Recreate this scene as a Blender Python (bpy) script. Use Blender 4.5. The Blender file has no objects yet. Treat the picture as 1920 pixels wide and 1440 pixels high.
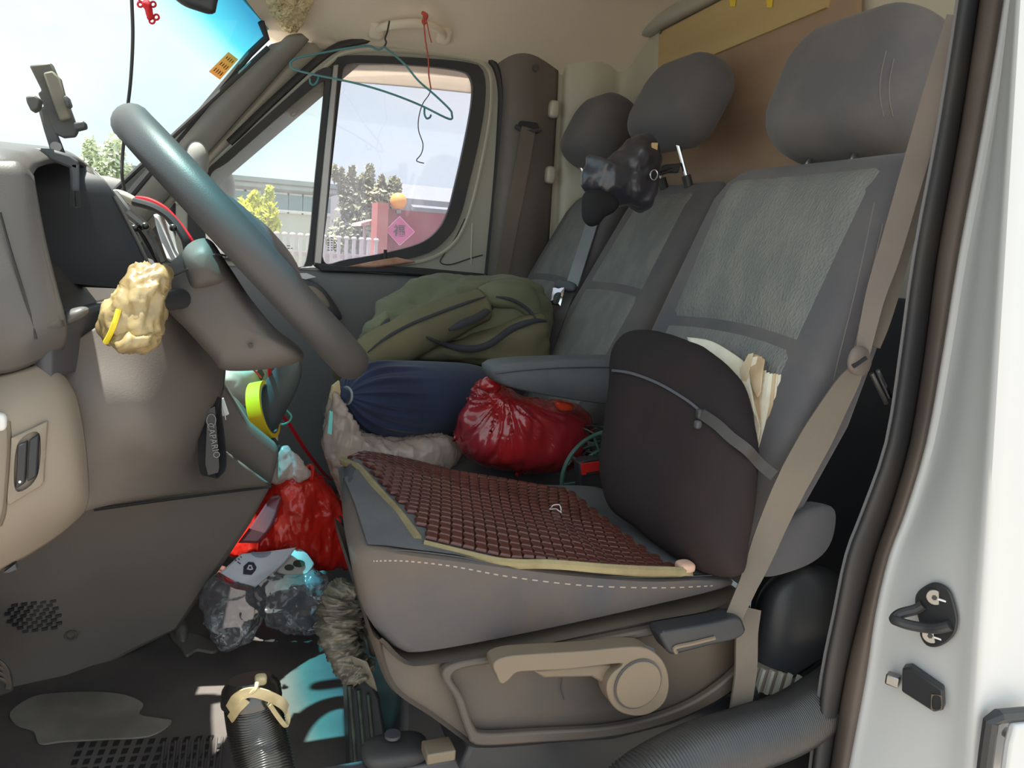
import bpy, bmesh, math, random
from mathutils import Vector as V, Matrix, noise
random.seed(7)
SC = bpy.context.scene
COL = SC.collection
PI = math.pi

# ---------------------------------------------------------------- camera
F_PX = 1440.0                      # focal length in pixels of the 1920x1440 frame
CAM = V((0, 0, 1.4))               # metres; ground outside is z = 0, x runs to the rear of the van, y across it
yaw, pit, rol = math.radians(21), math.radians(10), math.radians(4)
FWD = V((math.sin(yaw)*math.cos(pit), math.cos(yaw)*math.cos(pit), -math.sin(pit)))
R0 = V((math.cos(yaw), -math.sin(yaw), 0)); U0 = R0.cross(FWD)
RGT = R0*math.cos(rol) + U0*math.sin(rol)
UPV = U0*math.cos(rol) - R0*math.sin(rol)
cd = bpy.data.cameras.new('camera'); cd.sensor_width = 36; cd.lens = F_PX/1920*36
cd.clip_start = 0.02; cd.clip_end = 500
cam = bpy.data.objects.new('camera', cd); COL.objects.link(cam)
cam.matrix_world = Matrix(((RGT.x, UPV.x, -FWD.x, CAM.x), (RGT.y, UPV.y, -FWD.y, CAM.y), (RGT.z, UPV.z, -FWD.z, CAM.z), (0, 0, 0, 1)))
SC.camera = cam

# ---------------------------------------------------------------- view, sky, sun
SC.view_settings.view_transform = 'Standard'
SC.view_settings.look = 'None'
SC.view_settings.gamma = 1
SC.view_settings.use_curve_mapping = False
SC.view_settings.exposure = 1.4
SC.cycles.max_bounces = 10
SC.cycles.transparent_max_bounces = 24
SC.cycles.caustics_reflective = False
SC.cycles.caustics_refractive = False
SC.cycles.sample_clamp_indirect = 6

w = bpy.data.worlds.new('sky'); SC.world = w; w.use_nodes = True
nt = w.node_tree; nt.nodes.clear()
n_o = nt.nodes.new('ShaderNodeOutputWorld'); n_b = nt.nodes.new('ShaderNodeBackground')
n_t = nt.nodes.new('ShaderNodeTexCoord'); n_n = nt.nodes.new('ShaderNodeTexNoise'); n_r = nt.nodes.new('ShaderNodeValToRGB')
n_m = nt.nodes.new('ShaderNodeMapping'); n_m.inputs['Scale'].default_value = (1, 1, 2.2)
n_n.inputs['Scale'].default_value = 2.6; n_n.inputs['Detail'].default_value = 5
n_r.color_ramp.elements[0].position = .38; n_r.color_ramp.elements[0].color = (.74, .93, 1.0, 1)
n_r.color_ramp.elements[1].position = .66; n_r.color_ramp.elements[1].color = (1, 1, 1, 1)
n_b.inputs['Strength'].default_value = .66
nt.links.new(n_t.outputs['Generated'], n_m.inputs['Vector']); nt.links.new(n_m.outputs['Vector'], n_n.inputs['Vector'])
nt.links.new(n_n.outputs['Fac'], n_r.inputs['Fac']); nt.links.new(n_r.outputs['Color'], n_b.inputs['Color'])
nt.links.new(n_b.outputs['Background'], n_o.inputs['Surface'])

sd = bpy.data.lights.new('sun', 'SUN'); sd.energy = 7.5; sd.angle = math.radians(.6); sd.color = (1, .93, .82)
sun = bpy.data.objects.new('sun', sd); COL.objects.link(sun)
TOSUN = V((-.205, .02, 1)).normalized()
sun.rotation_euler = TOSUN.to_track_quat('Z', 'Y').to_euler()
sun.location = (0, 0, 6)

# ---------------------------------------------------------------- helpers
def ray(px, py): return FWD + RGT*((px-960)/F_PX) - UPV*((py-720)/F_PX)
def at(px, py, Y):                 # the point of the photograph's pixel that lies on the plane y = Y
    d = ray(px, py); return CAM + d*(Y/d.y)
def ax(px, py, X):
    d = ray(px, py); return CAM + d*(X/d.x)
def az(px, py, Z):
    d = ray(px, py); return CAM + d*((Z-CAM.z)/d.z)
def pts(l, Y=None): return [at(p[0], p[1], p[2] if len(p) > 2 else Y) for p in l]

def lin(c):
    def f(v):
        v /= 255.0
        return v/12.92 if v <= .04045 else ((v+.055)/1.055)**2.4
    return (f(c[0]), f(c[1]), f(c[2]), 1)

MATS = {}
def M(name, c, c2=None, scale=6, rough=.6, metal=0, bump=None, spec=.4, stretch=(1, 1, 1), ramp=(.42, .62), alpha=None, trans=0, coat=0, kind='noise', sheen=0, emit=0):
    m = bpy.data.materials.new(name); m.use_nodes = True; t = m.node_tree
    b = t.nodes['Principled BSDF']
    b.inputs['Roughness'].default_value = rough; b.inputs['Metallic'].default_value = metal
    b.inputs['Specular IOR Level'].default_value = spec
    b.inputs['Base Color'].default_value = lin(c)
    if coat: b.inputs['Coat Weight'].default_value = coat
    if sheen: b.inputs['Sheen Weight'].default_value = sheen
    if trans: b.inputs['Transmission Weight'].default_value = trans
    if alpha is not None: b.inputs['Alpha'].default_value = alpha
    if c2 is not None or bump:
        tc = t.nodes.new('ShaderNodeTexCoord'); mp = t.nodes.new('ShaderNodeMapping'); mp.inputs['Scale'].default_value = stretch
        t.links.new(tc.outputs['Object'], mp.inputs['Vector'])
    if c2 is not None:
        nz = t.nodes.new('ShaderNodeTexNoise'); nz.inputs['Scale'].default_value = scale; nz.inputs['Detail'].default_value = 6
        cr = t.nodes.new('ShaderNodeValToRGB'); cr.color_ramp.elements[0].position = ramp[0]; cr.color_ramp.elements[1].position = ramp[1]
        cr.color_ramp.elements[0].color = lin(c); cr.color_ramp.elements[1].color = lin(c2)
        t.links.new(mp.outputs['Vector'], nz.inputs['Vector']); t.links.new(nz.outputs['Fac'], cr.inputs['Fac']); t.links.new(cr.outputs['Color'], b.inputs['Base Color'])
    if bump:
        if kind == 'voronoi':
            bz = t.nodes.new('ShaderNodeTexVoronoi'); bz.inputs['Scale'].default_value = bump[0]; o = bz.outputs['Distance']
        elif kind == 'wave':
            bz = t.nodes.new('ShaderNodeTexWave'); bz.inputs['Scale'].default_value = bump[0]; bz.inputs['Distortion'].default_value = 2.5; bz.inputs['Detail'].default_value = 3; o = bz.outputs['Fac']
        else:
            bz = t.nodes.new('ShaderNodeTexNoise'); bz.inputs['Scale'].default_value = bump[0]; bz.inputs['Detail'].default_value = 4; o = bz.outputs['Fac']
        bp = t.nodes.new('ShaderNodeBump'); bp.inputs['Strength'].default_value = bump[1]; bp.inputs['Distance'].default_value = bump[2] if len(bump) > 2 else .002
        t.links.new(mp.outputs['Vector'], bz.inputs['Vector']); t.links.new(o, bp.inputs['Height']); t.links.new(bp.outputs['Normal'], b.inputs['Normal'])
    MATS[name] = m
    return m

def film(name, c, mixv=.5, rough=.2, c2=None, transl=.5):
    """thin see-through plastic: transparent + translucent + gloss"""
    m = bpy.data.materials.new(name); m.use_nodes = True; t = m.node_tree; t.nodes.clear()
    o = t.nodes.new('ShaderNodeOutputMaterial')
    tr = t.nodes.new('ShaderNodeBsdfTransparent'); tr.inputs['Color'].default_value = lin(c2 or c)
    tl = t.nodes.new('ShaderNodeBsdfTranslucent'); tl.inputs['Color'].default_value = lin(c)
    df = t.nodes.new('ShaderNodeBsdfDiffuse'); df.inputs['Color'].default_value = lin(c)
    gl = t.nodes.new('ShaderNodeBsdfGlossy'); gl.inputs['Roughness'].default_value = rough
    m1 = t.nodes.new('ShaderNodeMixShader'); m1.inputs[0].default_value = transl
    m2 = t.nodes.new('ShaderNodeMixShader'); m2.inputs[0].default_value = mixv
    m3 = t.nodes.new('ShaderNodeMixShader'); fr = t.nodes.new('ShaderNodeFresnel'); fr.inputs['IOR'].default_value = 1.45
    t.links.new(fr.outputs[0], m3.inputs[0])
    t.links.new(df.outputs[0], m1.inputs[1]); t.links.new(tl.outputs[0], m1.inputs[2])
    t.links.new(tr.outputs[0], m2.inputs[1]); t.links.new(m1.outputs[0], m2.inputs[2])
    t.links.new(m2.outputs[0], m3.inputs[1]); t.links.new(gl.outputs[0], m3.inputs[2])
    t.links.new(m3.outputs[0], o.inputs['Surface'])
    MATS[name] = m
    return m

def put(o, parent):
    COL.objects.link(o)
    if parent is not None:
        o.parent = parent
        o.matrix_parent_inverse = Matrix.Translation(-WORLD_LOC.get(parent.name, V((0, 0, 0))))
    return o
WORLD_LOC = {}

def mo(name, vf, mat, parent=None, smooth=35, bevel=0, sub=0, solid=0, off=-1, bseg=2):
    v, f = vf
    me = bpy.data.meshes.new(name); me.from_pydata([tuple(p) for p in v], [], f); me.update()
    bm = bmesh.new(); bm.from_mesh(me); bmesh.ops.recalc_face_normals(bm, faces=bm.faces); bm.to_mesh(me); bm.free()
    me.materials.append(mat)
    if smooth:
        me.shade_smooth()
        if smooth < 180: me.set_sharp_from_angle(angle=math.radians(smooth))
    o = bpy.data.objects.new(name, me)
    put(o, parent)
    if solid:                        # thickness always grows away from the open side the photograph looks in from
        k = sum((p.normal.dot(CAM-p.center) > 0) - (p.normal.dot(CAM-p.center) < 0) for p in me.polygons)
        s = o.modifiers.new('s', 'SOLIDIFY'); s.thickness = solid; s.offset = -1 if k > 0 else 1
    if bevel:
        s = o.modifiers.new('b', 'BEVEL'); s.width = bevel; s.segments = bseg; s.limit_method = 'ANGLE'; s.angle_limit = math.radians(40)
        s.harden_normals = False
    if sub:
        s = o.modifiers.new('u', 'SUBSURF'); s.levels = sub; s.render_levels = sub
    return o

def thing(name, label, cat, loc=(0, 0, 0), group=None):
    o = bpy.data.objects.new(name, None); COL.objects.link(o); o.location = loc; o.empty_display_size = .05
    WORLD_LOC[o.name] = V(loc)
    o['label'] = label; o['category'] = cat
    if group: o['group'] = group
    return o
def tag(o, label, cat, group=None):
    o['label'] = label; o['category'] = cat
    if group: o['group'] = group
    return o
def struct(o, label=None, cat=None):
    o['kind'] = 'structure'
    if label: o['label'] = label
    if cat: o['category'] = cat
    return o
def sthing(name, label, cat, loc=(0, 0, 0)):
    o = thing(name, label, cat, loc); o['kind'] = 'structure'; return o

# ---- shapes: every one returns (verts, faces)
def join(*vfs):
    v, f = [], []
    for a, b in vfs:
        k = len(v); v += list(a); f += [tuple(i+k for i in q) for q in b]
    return v, f
def cat_(p, k=6, closed=False):
    p = [V(q) for q in p]; n = len(p); out = []
    seg = n if closed else n-1
    for i in range(seg):
        a = p[(i-1) % n] if closed or i > 0 else p[0]
        b = p[i]; c = p[(i+1) % n]; d = p[(i+2) % n] if closed or i+2 < n else p[-1]
        for j in range(k):
            t = j/k
            out.append(.5*((2*b) + (c-a)*t + (2*a-5*b+4*c-d)*t*t + (3*b-a-3*c+d)*t**3))
    if not closed: out.append(p[-1])
    return out
def resample(p, n, closed=True):
    q = list(p) + ([p[0]] if closed else []); L = [0]
    for i in range(1, len(q)): L.append(L[-1] + (q[i]-q[i-1]).length)
    out = []; j = 0
    for i in range(n):
        s = L[-1]*i/(n if closed else n-1)
        while j < len(L)-2 and L[j+1] < s: j += 1
        t = (s-L[j])/max(1e-9, L[j+1]-L[j]); out.append(q[j].lerp(q[j+1], min(1, t)))
    return out
def loft(rings, cap=True, closed=True):
    n = len(rings[0]); v = [p for r in rings for p in r]; f = []
    for i in range(len(rings)-1):
        for j in range(n if closed else n-1):
            k = (j+1) % n
            f.append((i*n+j, i*n+k, (i+1)*n+k, (i+1)*n+j))
    if cap and closed:
        f.append(tuple(reversed(range(n)))); f.append(tuple((len(rings)-1)*n+j for j in range(n)))
    return v, f
def tube(p, r, n=8, closed=False, cap=True):
    p = [V(q) for q in p]; m = len(p)
    if not hasattr(r, '__len__'): r = [r]*m
    rings = []; up = None
    for i in range(m):
        if closed: d = p[(i+1) % m]-p[i-1]
        else: d = p[min(i+1, m-1)]-p[max(i-1, 0)]
        d.normalize()
        if up is None: up = d.orthogonal().normalized()
        up = (up - d*up.dot(d)); up = up.normalized() if up.length > 1e-6 else d.orthogonal().normalized()
        s = d.cross(up)
        rings.append([p[i] + (up*math.cos(2*PI*k/n) + s*math.sin(2*PI*k/n))*r[i] for k in range(n)])
    if closed:
        v, f = loft(rings + [rings[0]], cap=False); return v, f
    return loft(rings, cap)
def strap(p, w, side, t=.0016):
    """flat band along points p, width w along direction(s) side"""
    p = [V(q) for q in p]; m = len(p); rings = []
    for i in range(m):
        d = (p[min(i+1, m-1)]-p[max(i-1, 0)]).normalized()
        s = V(side[i] if isinstance(side, list) else side); s = (s-d*s.dot(d)).normalized(); nn = d.cross(s)
        ww = (w[i] if hasattr(w, '__len__') else w)/2
        rings.append([p[i]+s*ww+nn*t, p[i]-s*ww+nn*t, p[i]-s*ww-nn*t, p[i]+s*ww-nn*t])
    return loft(rings)
def box(c, s, axes=None):
    c = V(c); a = axes or (V((1, 0, 0)), V((0, 1, 0)), V((0, 0, 1)))
    v = [c + a[0]*(x*s[0]/2) + a[1]*(y*s[1]/2) + a[2]*(z*s[2]/2) for x in (-1, 1) for y in (-1, 1) for z in (-1, 1)]
    return v, [(0, 1, 3, 2), (4, 6, 7, 5), (0, 4, 5, 1), (2, 3, 7, 6), (0, 2, 6, 4), (1, 5, 7, 3)]
def prism(outline, vec):
    vec = V(vec); n = len(outline); v = [V(p) for p in outline] + [V(p)+vec for p in outline]
    return v, [tuple(range(n)), tuple(reversed(range(n, 2*n)))] + [(i, (i+1) % n, n+(i+1) % n, n+i) for i in range(n)]
def ring(outer, inner, vec, n=72):
    """flat frame between two loops, thickened by vec"""
    o = resample(outer, n); vec = V(vec)
    inn = resample(cat_(inner, 6, True) if len(inner) < 24 else inner, 400)
    q = []
    co = sum(inn, V())/len(inn)
    for p in o: q.append(min(inn, key=lambda z: (z-p).length))
    return loft([o, q, [p+vec for p in q], [p+vec for p in o], o], cap=False)
def patch(rows, kx=1, ky=1):
    if ky > 1:
        cols = [cat_([r[j] for r in rows], ky) for j in range(len(rows[0]))]
        rows = [[c[i] for c in cols] for i in range(len(cols[0]))]
    if kx > 1: rows = [cat_(r, kx) for r in rows]
    n = len(rows[0]); v = [p for r in rows for p in r]
    return v, [(i*n+j, i*n+j+1, (i+1)*n+j+1, (i+1)*n+j) for i in range(len(rows)-1) for j in range(n-1)]
def puff(outline, nrm, tf, tb, n=56, k=7, e=1.0, smoothk=5, c=None):
    """a filled, rounded body: outline loop swelling tf towards nrm and tb the other way"""
    o = resample(cat_(outline, smoothk, True), n); nrm = V(nrm).normalized()
    c = V(c) if c is not None else sum(o, V())/n
    v = []; f = []
    def ringat(s, h): return [c+(p-c)*s+nrm*h for p in o]
    rings = []
    for i in range(1, k): a = PI/2*(1-i/k); rings.append(ringat(math.cos(a)**e, -tb*math.sin(a)))
    rings.append(ringat(1, 0))
    for i in range(1, k): a = PI/2*i/k; rings.append(ringat(math.cos(a)**e, tf*math.sin(a)))
    v, f = loft(rings, cap=False)
    b0 = len(v); v.append(c-nrm*tb); v.append(c+nrm*tf)
    for j in range(n):
        f.append((b0, (j+1) % n, j)); L = (len(rings)-1)*n; f.append((b0+1, L+j, L+(j+1) % n))
    return v, f
def rrect(c, a, b, w, h, r, n=6):
    """rounded rectangle loop around c in axes a (w) and b (h)"""
    out = []
    for sx, sy, t0 in ((1, 1, 0), (-1, 1, 90), (-1, -1, 180), (1, -1, 270)):
        cc = c + a*(sx*(w/2-r)) + b*(sy*(h/2-r))
        for i in range(n+1):
            t = math.radians(t0+90*i/n); out.append(cc + a*(math.cos(t)*r) + b*(math.sin(t)*r))
    return out
def disc(c, nrm, r, th, n=28):
    nrm = V(nrm).normalized(); a = nrm.orthogonal().normalized(); b = nrm.cross(a); c = V(c)
    return prism([c+a*(r*math.cos(2*PI*i/n))+b*(r*math.sin(2*PI*i/n)) for i in range(n)], nrm*th)
def superell(c, a, b, d, w, h, t, p=3.2, nu=28, nv=18):
    """rounded box body: half sizes w,h,t along axes a,b,d"""
    v, f = [], []
    def sp(x, q): return math.copysign(abs(x)**(2/q), x)
    rings = []
    for i in range(1, nv):
        ph = -PI/2+PI*i/nv
        rings.append([V(c)+a*(w*sp(math.cos(ph), p)*sp(math.cos(2*PI*j/nu), p))+d*(t*sp(math.cos(ph), p)*sp(math.sin(2*PI*j/nu), p))+b*(h*sp(math.sin(ph), p)) for j in range(nu)])
    return loft(rings)
def wrinkle(o, amp, freq, seed=0, stretch=(1, 1, 1), oct=3, ridged=False):
    me = o.data; ns = [v.normal.copy() for v in me.vertices]
    for v, nn in zip(me.vertices, ns):
        q = V((v.co.x*stretch[0], v.co.y*stretch[1], v.co.z*stretch[2]))*freq + V((seed*7.3, seed*3.1, seed))
        h = 0; a = 1
        for k in range(oct):
            z = noise.noise(q*(2**k))
            h += a*((1-2*abs(z)*1.6) if ridged else z); a *= .5
        v.co += nn*(h*amp)
    me.update()
def subdiv(o, cuts=1, smooth=1):
    bm = bmesh.new(); bm.from_mesh(o.data)
    bmesh.ops.subdivide_edges(bm, edges=bm.edges, cuts=cuts, smooth=smooth, use_grid_fill=True)
    bm.to_mesh(o.data); bm.free(); o.data.shade_smooth(); o.data.update(); return o
def text(name, body, size, c, a, b, mat, parent, lift=.0006, align='CENTER', bold=0):
    cu = bpy.data.curves.new(name, 'FONT'); cu.body = body; cu.size = size; cu.align_x = align; cu.align_y = 'CENTER'; cu.extrude = .0003; cu.offset = bold
    tmp = bpy.data.objects.new(name+'_tmp', cu); COL.objects.link(tmp)
    dg = bpy.context.evaluated_depsgraph_get(); me = bpy.data.meshes.new_from_object(tmp.evaluated_get(dg))
    bpy.data.objects.remove(tmp); bpy.data.curves.remove(cu)
    a = V(a).normalized(); nn = a.cross(V(b)).normalized(); b = nn.cross(a)
    mt = Matrix(((a.x, b.x, nn.x, c[0]+nn.x*lift), (a.y, b.y, nn.y, c[1]+nn.y*lift), (a.z, b.z, nn.z, c[2]+nn.z*lift), (0, 0, 0, 1)))
    me.transform(mt); me.materials.clear(); me.materials.append(mat)
    return put(bpy.data.objects.new(name, me), parent)
X_, Y_, Z_ = V((1, 0, 0)), V((0, 1, 0)), V((0, 0, 1))
NEAR = V((0, -1, 0))

from mathutils.bvhtree import BVHTree
BV = {}
def bvh(o):
    if o.name not in BV: BV[o.name] = BVHTree.FromPolygons([v.co.copy() for v in o.data.vertices], [tuple(p.vertices) for p in o.data.polygons])
    return BV[o.name]
def on(o, px, py, lift=0.0, nrm=False, Y=1.0):
    """where the line of sight through a pixel meets object o, raised by lift along its surface normal"""
    d = ray(px, py).normalized(); h = bvh(o).ray_cast(CAM, d)
    if h[0] is None:
        p = at(px, py, Y); return (p, NEAR) if nrm else p
    n = h[1].normalized()
    if n.dot(d) > 0: n = -n
    p = h[0] + n*lift
    return (p, n) if nrm else p
def drop(o, x, y, lift=0.0, top=3.0):
    h = bvh(o).ray_cast(V((x, y, top)), V((0, 0, -1)))
    return None if h[0] is None else h[0]+V((0, 0, lift))
def band(o, l, wpx, lift=.002, k=5, Y=1.0, t=.0012):
    """a strip lying on object o along pixel path l"""
    c = cat_([V((a, b, 0)) for a, b in l], k); p = [on(o, q.x, q.y, lift, Y=Y) for q in c]
    n_ = [on(o, q.x, q.y, lift, True, Y)[1] for q in c]
    side = []
    for i in range(len(p)):
        d = (p[min(i+1, len(p)-1)]-p[max(0, i-1)]).normalized(); side.append(d.cross(n_[i]))
    dep = [(q-CAM).dot(FWD)/F_PX for q in p]
    ww = wpx if hasattr(wpx, '__len__') else [wpx]*len(p)
    return strap(p, [w_*z for w_, z in zip(ww, dep)], side, t)
def noisy(p, amp, f, s): return p + V((noise.noise(p*f+V((s, 0, 0))), noise.noise(p*f+V((0, s, 5))), noise.noise(p*f+V((9, 0, s)))))*amp

def remesh(o, vox):
    """even out a mesh so that folds displace it cleanly"""
    md = o.modifiers.new('r', 'REMESH'); md.mode = 'VOXEL'; md.voxel_size = vox; md.use_smooth_shade = True
    dg = bpy.context.evaluated_depsgraph_get(); me = bpy.data.meshes.new_from_object(o.evaluated_get(dg)); mat = o.data.materials[0]
    o.modifiers.remove(md); o.data = me
    if not me.materials: me.materials.append(mat)
    me.shade_smooth(); BV.pop(o.name, None); return o
# ---------------------------------------------------------------- materials
M('fab_dark', (94, 92, 96), (104, 100, 100), 9, .9, bump=(900, .25), sheen=.15, spec=.15)
M('fab_ins', (122, 123, 122), (132, 131, 128), 14, .92, bump=(170, .55, .003), kind='voronoi', spec=.12, stretch=(1, 1.6, 1))
M('fab_side', (84, 83, 88), (108, 94, 82), 4, .85, bump=(700, .2), ramp=(.40, .66), spec=.15)
M('vinyl', (90, 93, 99), (101, 102, 106), 8, .6, bump=(260, .35), spec=.3)
M('vinyl_top', (88, 89, 93), (98, 98, 101), 8, .65, bump=(260, .35), spec=.25)
M('pl_dark', (74, 74, 80), (84, 82, 85), 5, .5, bump=(500, .08))
M('pl_dash', (92, 88, 88), (106, 99, 95), 3, .55, bump=(600, .12), spec=.35)
M('pl_dash_l', (114, 107, 103), (124, 115, 109), 3, .6, bump=(600, .12), spec=.3)
M('pl_hood', (86, 85, 86), (95, 92, 90), 4, .42, bump=(600, .1), spec=.4)
M('pl_beige', (142, 130, 117), (150, 136, 122), 3, .5, bump=(500, .06), spec=.35)
M('pl_base', (70, 68, 70), (98, 86, 75), 4.5, .5, bump=(500, .08), ramp=(.36, .62))
M('pl_knob', (114, 102, 88), (122, 108, 92), 5, .45)
M('pl_black', (50, 51, 55), (58, 58, 60), 6, .4)
M('rubber', (56, 56, 60), (68, 64, 62), 6, .6)
M('rubber_br', (84, 74, 70), (98, 86, 78), 6, .6)
M('headliner', (230, 217, 200), (236, 222, 205), 3, .95, bump=(700, .2), spec=.1)
M('pillar_tr', (152, 151, 148), (160, 158, 154), 3, .7, bump=(500, .1), spec=.25)
M('paint_grey', (168, 166, 156), (178, 174, 162), 2, .35, spec=.5)
M('paint_part', (196, 192, 178), (206, 200, 184), 2, .32, spec=.5)
M('paint_white', (196, 197, 199), (202, 201, 199), 1.5, .35, spec=.5)
M('door_pl', (120, 119, 122), (128, 126, 127), 3, .65, bump=(500, .1), spec=.3)
M('wood', (166, 140, 118), (152, 126, 106), 3, .6, bump=(40, .1), stretch=(1, .25, 3))
M('wood_lit', (196, 172, 124), (186, 160, 114), 4, .7, stretch=(1, .3, 3))  # same plywood in a lighter tone, light painted into its colour
M('mat_floor', (82, 76, 76), (112, 104, 99), 5, .8, bump=(60, .3), ramp=(.4, .75))
M('dust', (138, 132, 122), (116, 110, 104), 9, .95, bump=(80, .4))
M('chrome', (210, 212, 216), rough=.15, metal=1)
M('steel', (150, 148, 146), rough=.35, metal=1)
M('white_pl', (226, 226, 226), rough=.4)
M('paper', (226, 222, 210), (208, 196, 172), 20, .85)
M('red_pl', (214, 44, 40), rough=.35)
M('red_wire', (200, 34, 48), rough=.4)
M('belt', (110, 101, 92), (119, 109, 98), 6, .8, bump=(900, .3))
M('belt_grey', (140, 146, 150), (128, 134, 140), 6, .7, bump=(900, .3))
M('belt_brown', (120, 110, 104), (128, 116, 108), 6, .8)

# ---------------------------------------------------------------- the cab shell
FLOOR = .62
DOOR_Y = 2.30
# windscreen: x of its top and bottom edge across the cab
def ws_c(y): return max(0, 1-((y-1.44)/(.78 if y > 1.44 else 1.6))**2)
def ws_top(y): return V((.11-.17*ws_c(y), y, 1.915+.06*ws_c(y)))
def ws_bot(y): return V((-.42-.26*ws_c(y), y, 1.20))
ys = [.60+1.62*i/24 for i in range(25)]
m = bpy.data.materials.new('windscreen_glass'); m.use_nodes = True; t = m.node_tree; t.nodes.clear()
o_ = t.nodes.new('ShaderNodeOutputMaterial'); tr = t.nodes.new('ShaderNodeBsdfTransparent'); gl = t.nodes.new('ShaderNodeBsdfGlossy'); gl.inputs['Roughness'].default_value = .02
mx = t.nodes.new('ShaderNodeMixShader'); mx.inputs[0].default_value = .04
at_ = t.nodes.new('ShaderNodeAttribute'); at_.attribute_name = 'up'
cr = t.nodes.new('ShaderNodeValToRGB'); e = cr.color_ramp.elements
e[0].position = .80; e[0].color = (.66, .71, .71, 1); e[1].position = .985; e[1].color = (.04, .25, .40, 1)
for p_, c_ in ((.86, (.42, .70, .72, 1)), (.90, (.10, .56, .66, 1))):
    q = e.new(p_); q.color = c_
t.links.new(at_.outputs['Fac'], cr.inputs['Fac']); t.links.new(cr.outputs['Color'], tr.inputs['Color'])
t.links.new(tr.outputs[0], mx.inputs[1]); t.links.new(gl.outputs[0], mx.inputs[2]); t.links.new(mx.outputs[0], o_.inputs['Surface'])
win1 = sthing('window_1', 'wide windscreen with a blue shade band along its top edge', 'windscreen', (-.3, 1.44, 1.2))
rows = [[ws_bot(y).lerp(ws_top(y), k/16) for y in ys] for k in range(17)]
g = mo('glass', patch(rows), m, win1, smooth=180)
a_ = g.data.attributes.new('up', 'FLOAT', 'POINT')
for i in range(len(g.data.vertices)): a_.data[i].value = (i//25)/16
edge = [ws_top(y) for y in ys]; far_edge = [ws_bot(2.22).lerp(ws_top(2.22), k/10) for k in range(11)]
mo('seal', join(tube([ws_bot(2.215).lerp(ws_top(2.215), k/10)+V((.008, -.006, 0)) for k in range(10)] + [ws_top(2.205)+V((0, -.01, -.03)), ws_top(2.17)+V((0, 0, -.006))], .009, 8)), MATS['rubber'], win1)

# far A-pillar trim: from the screen's edge to the door frame
arow = []
for k in range(13):
    u = k/12
    a = at(-49+u*556, 601-u*518, 2.205)
    b = at(130+u*450, 580-u*505, 2.285)
    arow.append([a+V((.0, .0, 0)), a.lerp(b, .12)+V((0, -.010, 0)), a.lerp(b, .5)+V((0, -.034, 0)), a.lerp(b, .85)+V((0, -.028, 0)), b])
tr1 = struct(mo('trim_1', patch(arow, 4, 1), MATS['pillar_tr'], None, 180, solid=.02), 'grey plastic trim on the sloping far windscreen pillar', 'pillar trim')
mo('edge_seal', tube([at(503-290*k/10, 89+270*k/10, 2.19) for k in range(13)], .0065, 8), MATS['rubber'], tr1)
mo('groove', patch([[at(122+k/12*450, 584-k/12*505, 2.285), at(140+k/12*462, 574-k/12*488, 2.325), at(160+k/12*530, 560-k/12*452, 2.335)] for k in range(13)], 3, 1), MATS['paint_grey'], tr1, 60, solid=.006)
# near A-pillar (outside the frame, carries the roof)
arow = []
for k in range(9):
    u = k/8; a = ws_bot(.60).lerp(ws_top(.60), -.05+1.1*u)
    arow.append([a, a+V((.05, -.03, -.02)), a+V((.11, -.03, -.05))])
struct(mo('trim_2', patch(arow, 3, 1), MATS['pillar_tr'], None, 180, solid=.03), 'grey trim on the near windscreen pillar by the open door', 'pillar trim')

# headliner: from the screen header to the far wall, falling to the door top
def roof(x, y):
    e_ = max(0, (y-1.95)/.35); n_ = max(0, (1.0-y)/.4)
    return V((x, y, 2.085-.15*e_**2-.12*n_**2-.02*max(0, .25-x)**2*8))
rows = []
for i in range(31):
    y = .60+1.745*i/30
    xs = ws_top(max(.60, min(2.22, y))).x
    z0 = ws_top(max(.60, min(2.22, y))).z
    r = []
    for j in range(22):
        u = j/21
        x = xs + (1.24-xs)*u
        p = roof(x, y)
        b = min(1, (x-xs)/.14)
        p.z = z0 + (p.z-z0)*math.sin(b*PI/2)
        r.append(p)
    rows.append(r)
ceil = struct(mo('ceiling', patch(rows), MATS['headliner'], None, 180, solid=.03, off=1), 'beige fabric headliner curving down to the far door', 'ceiling')

# far side: outline of the door opening and the door
door = sthing('door_1', 'closed far passenger door with two dusty panes and grey lower panel', 'door', (.3, 2.3, .62))
glass_in = pts([(606, 489), (612, 400), (638, 160), (645, 131), (662, 121), (770, 124), (858, 134), (880, 150), (882, 190), (868, 270), (850, 350), (838, 395), (820, 430), (786, 456), (720, 474), (650, 486)], 2.31)
glass_out = pts([(588, 499), (596, 400), (622, 150), (628, 118), (650, 106), (770, 110), (872, 119), (902, 134), (907, 185), (895, 265), (876, 345), (862, 400), (842, 440), (800, 474), (722, 492), (650, 499)], 2.305)
mo('window_seal', ring(cat_(glass_out, 4, True), glass_in, NEAR*.018, 90), MATS['rubber'], door)
q_in = pts([(392, 338), (430, 302), (520, 222), (598, 157), (607, 160), (606, 175), (590, 330), (573, 490), (540, 494), (470, 480), (392, 470)], 2.31)
q_out = pts([(352, 352), (420, 290), (520, 200), (600, 130), (622, 128), (624, 160), (606, 330), (589, 498), (540, 503), (470, 493), (352, 480)], 2.305)
mo('window_seal', ring(q_out, q_in, NEAR*.018, 90), MATS['rubber'], door)
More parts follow.
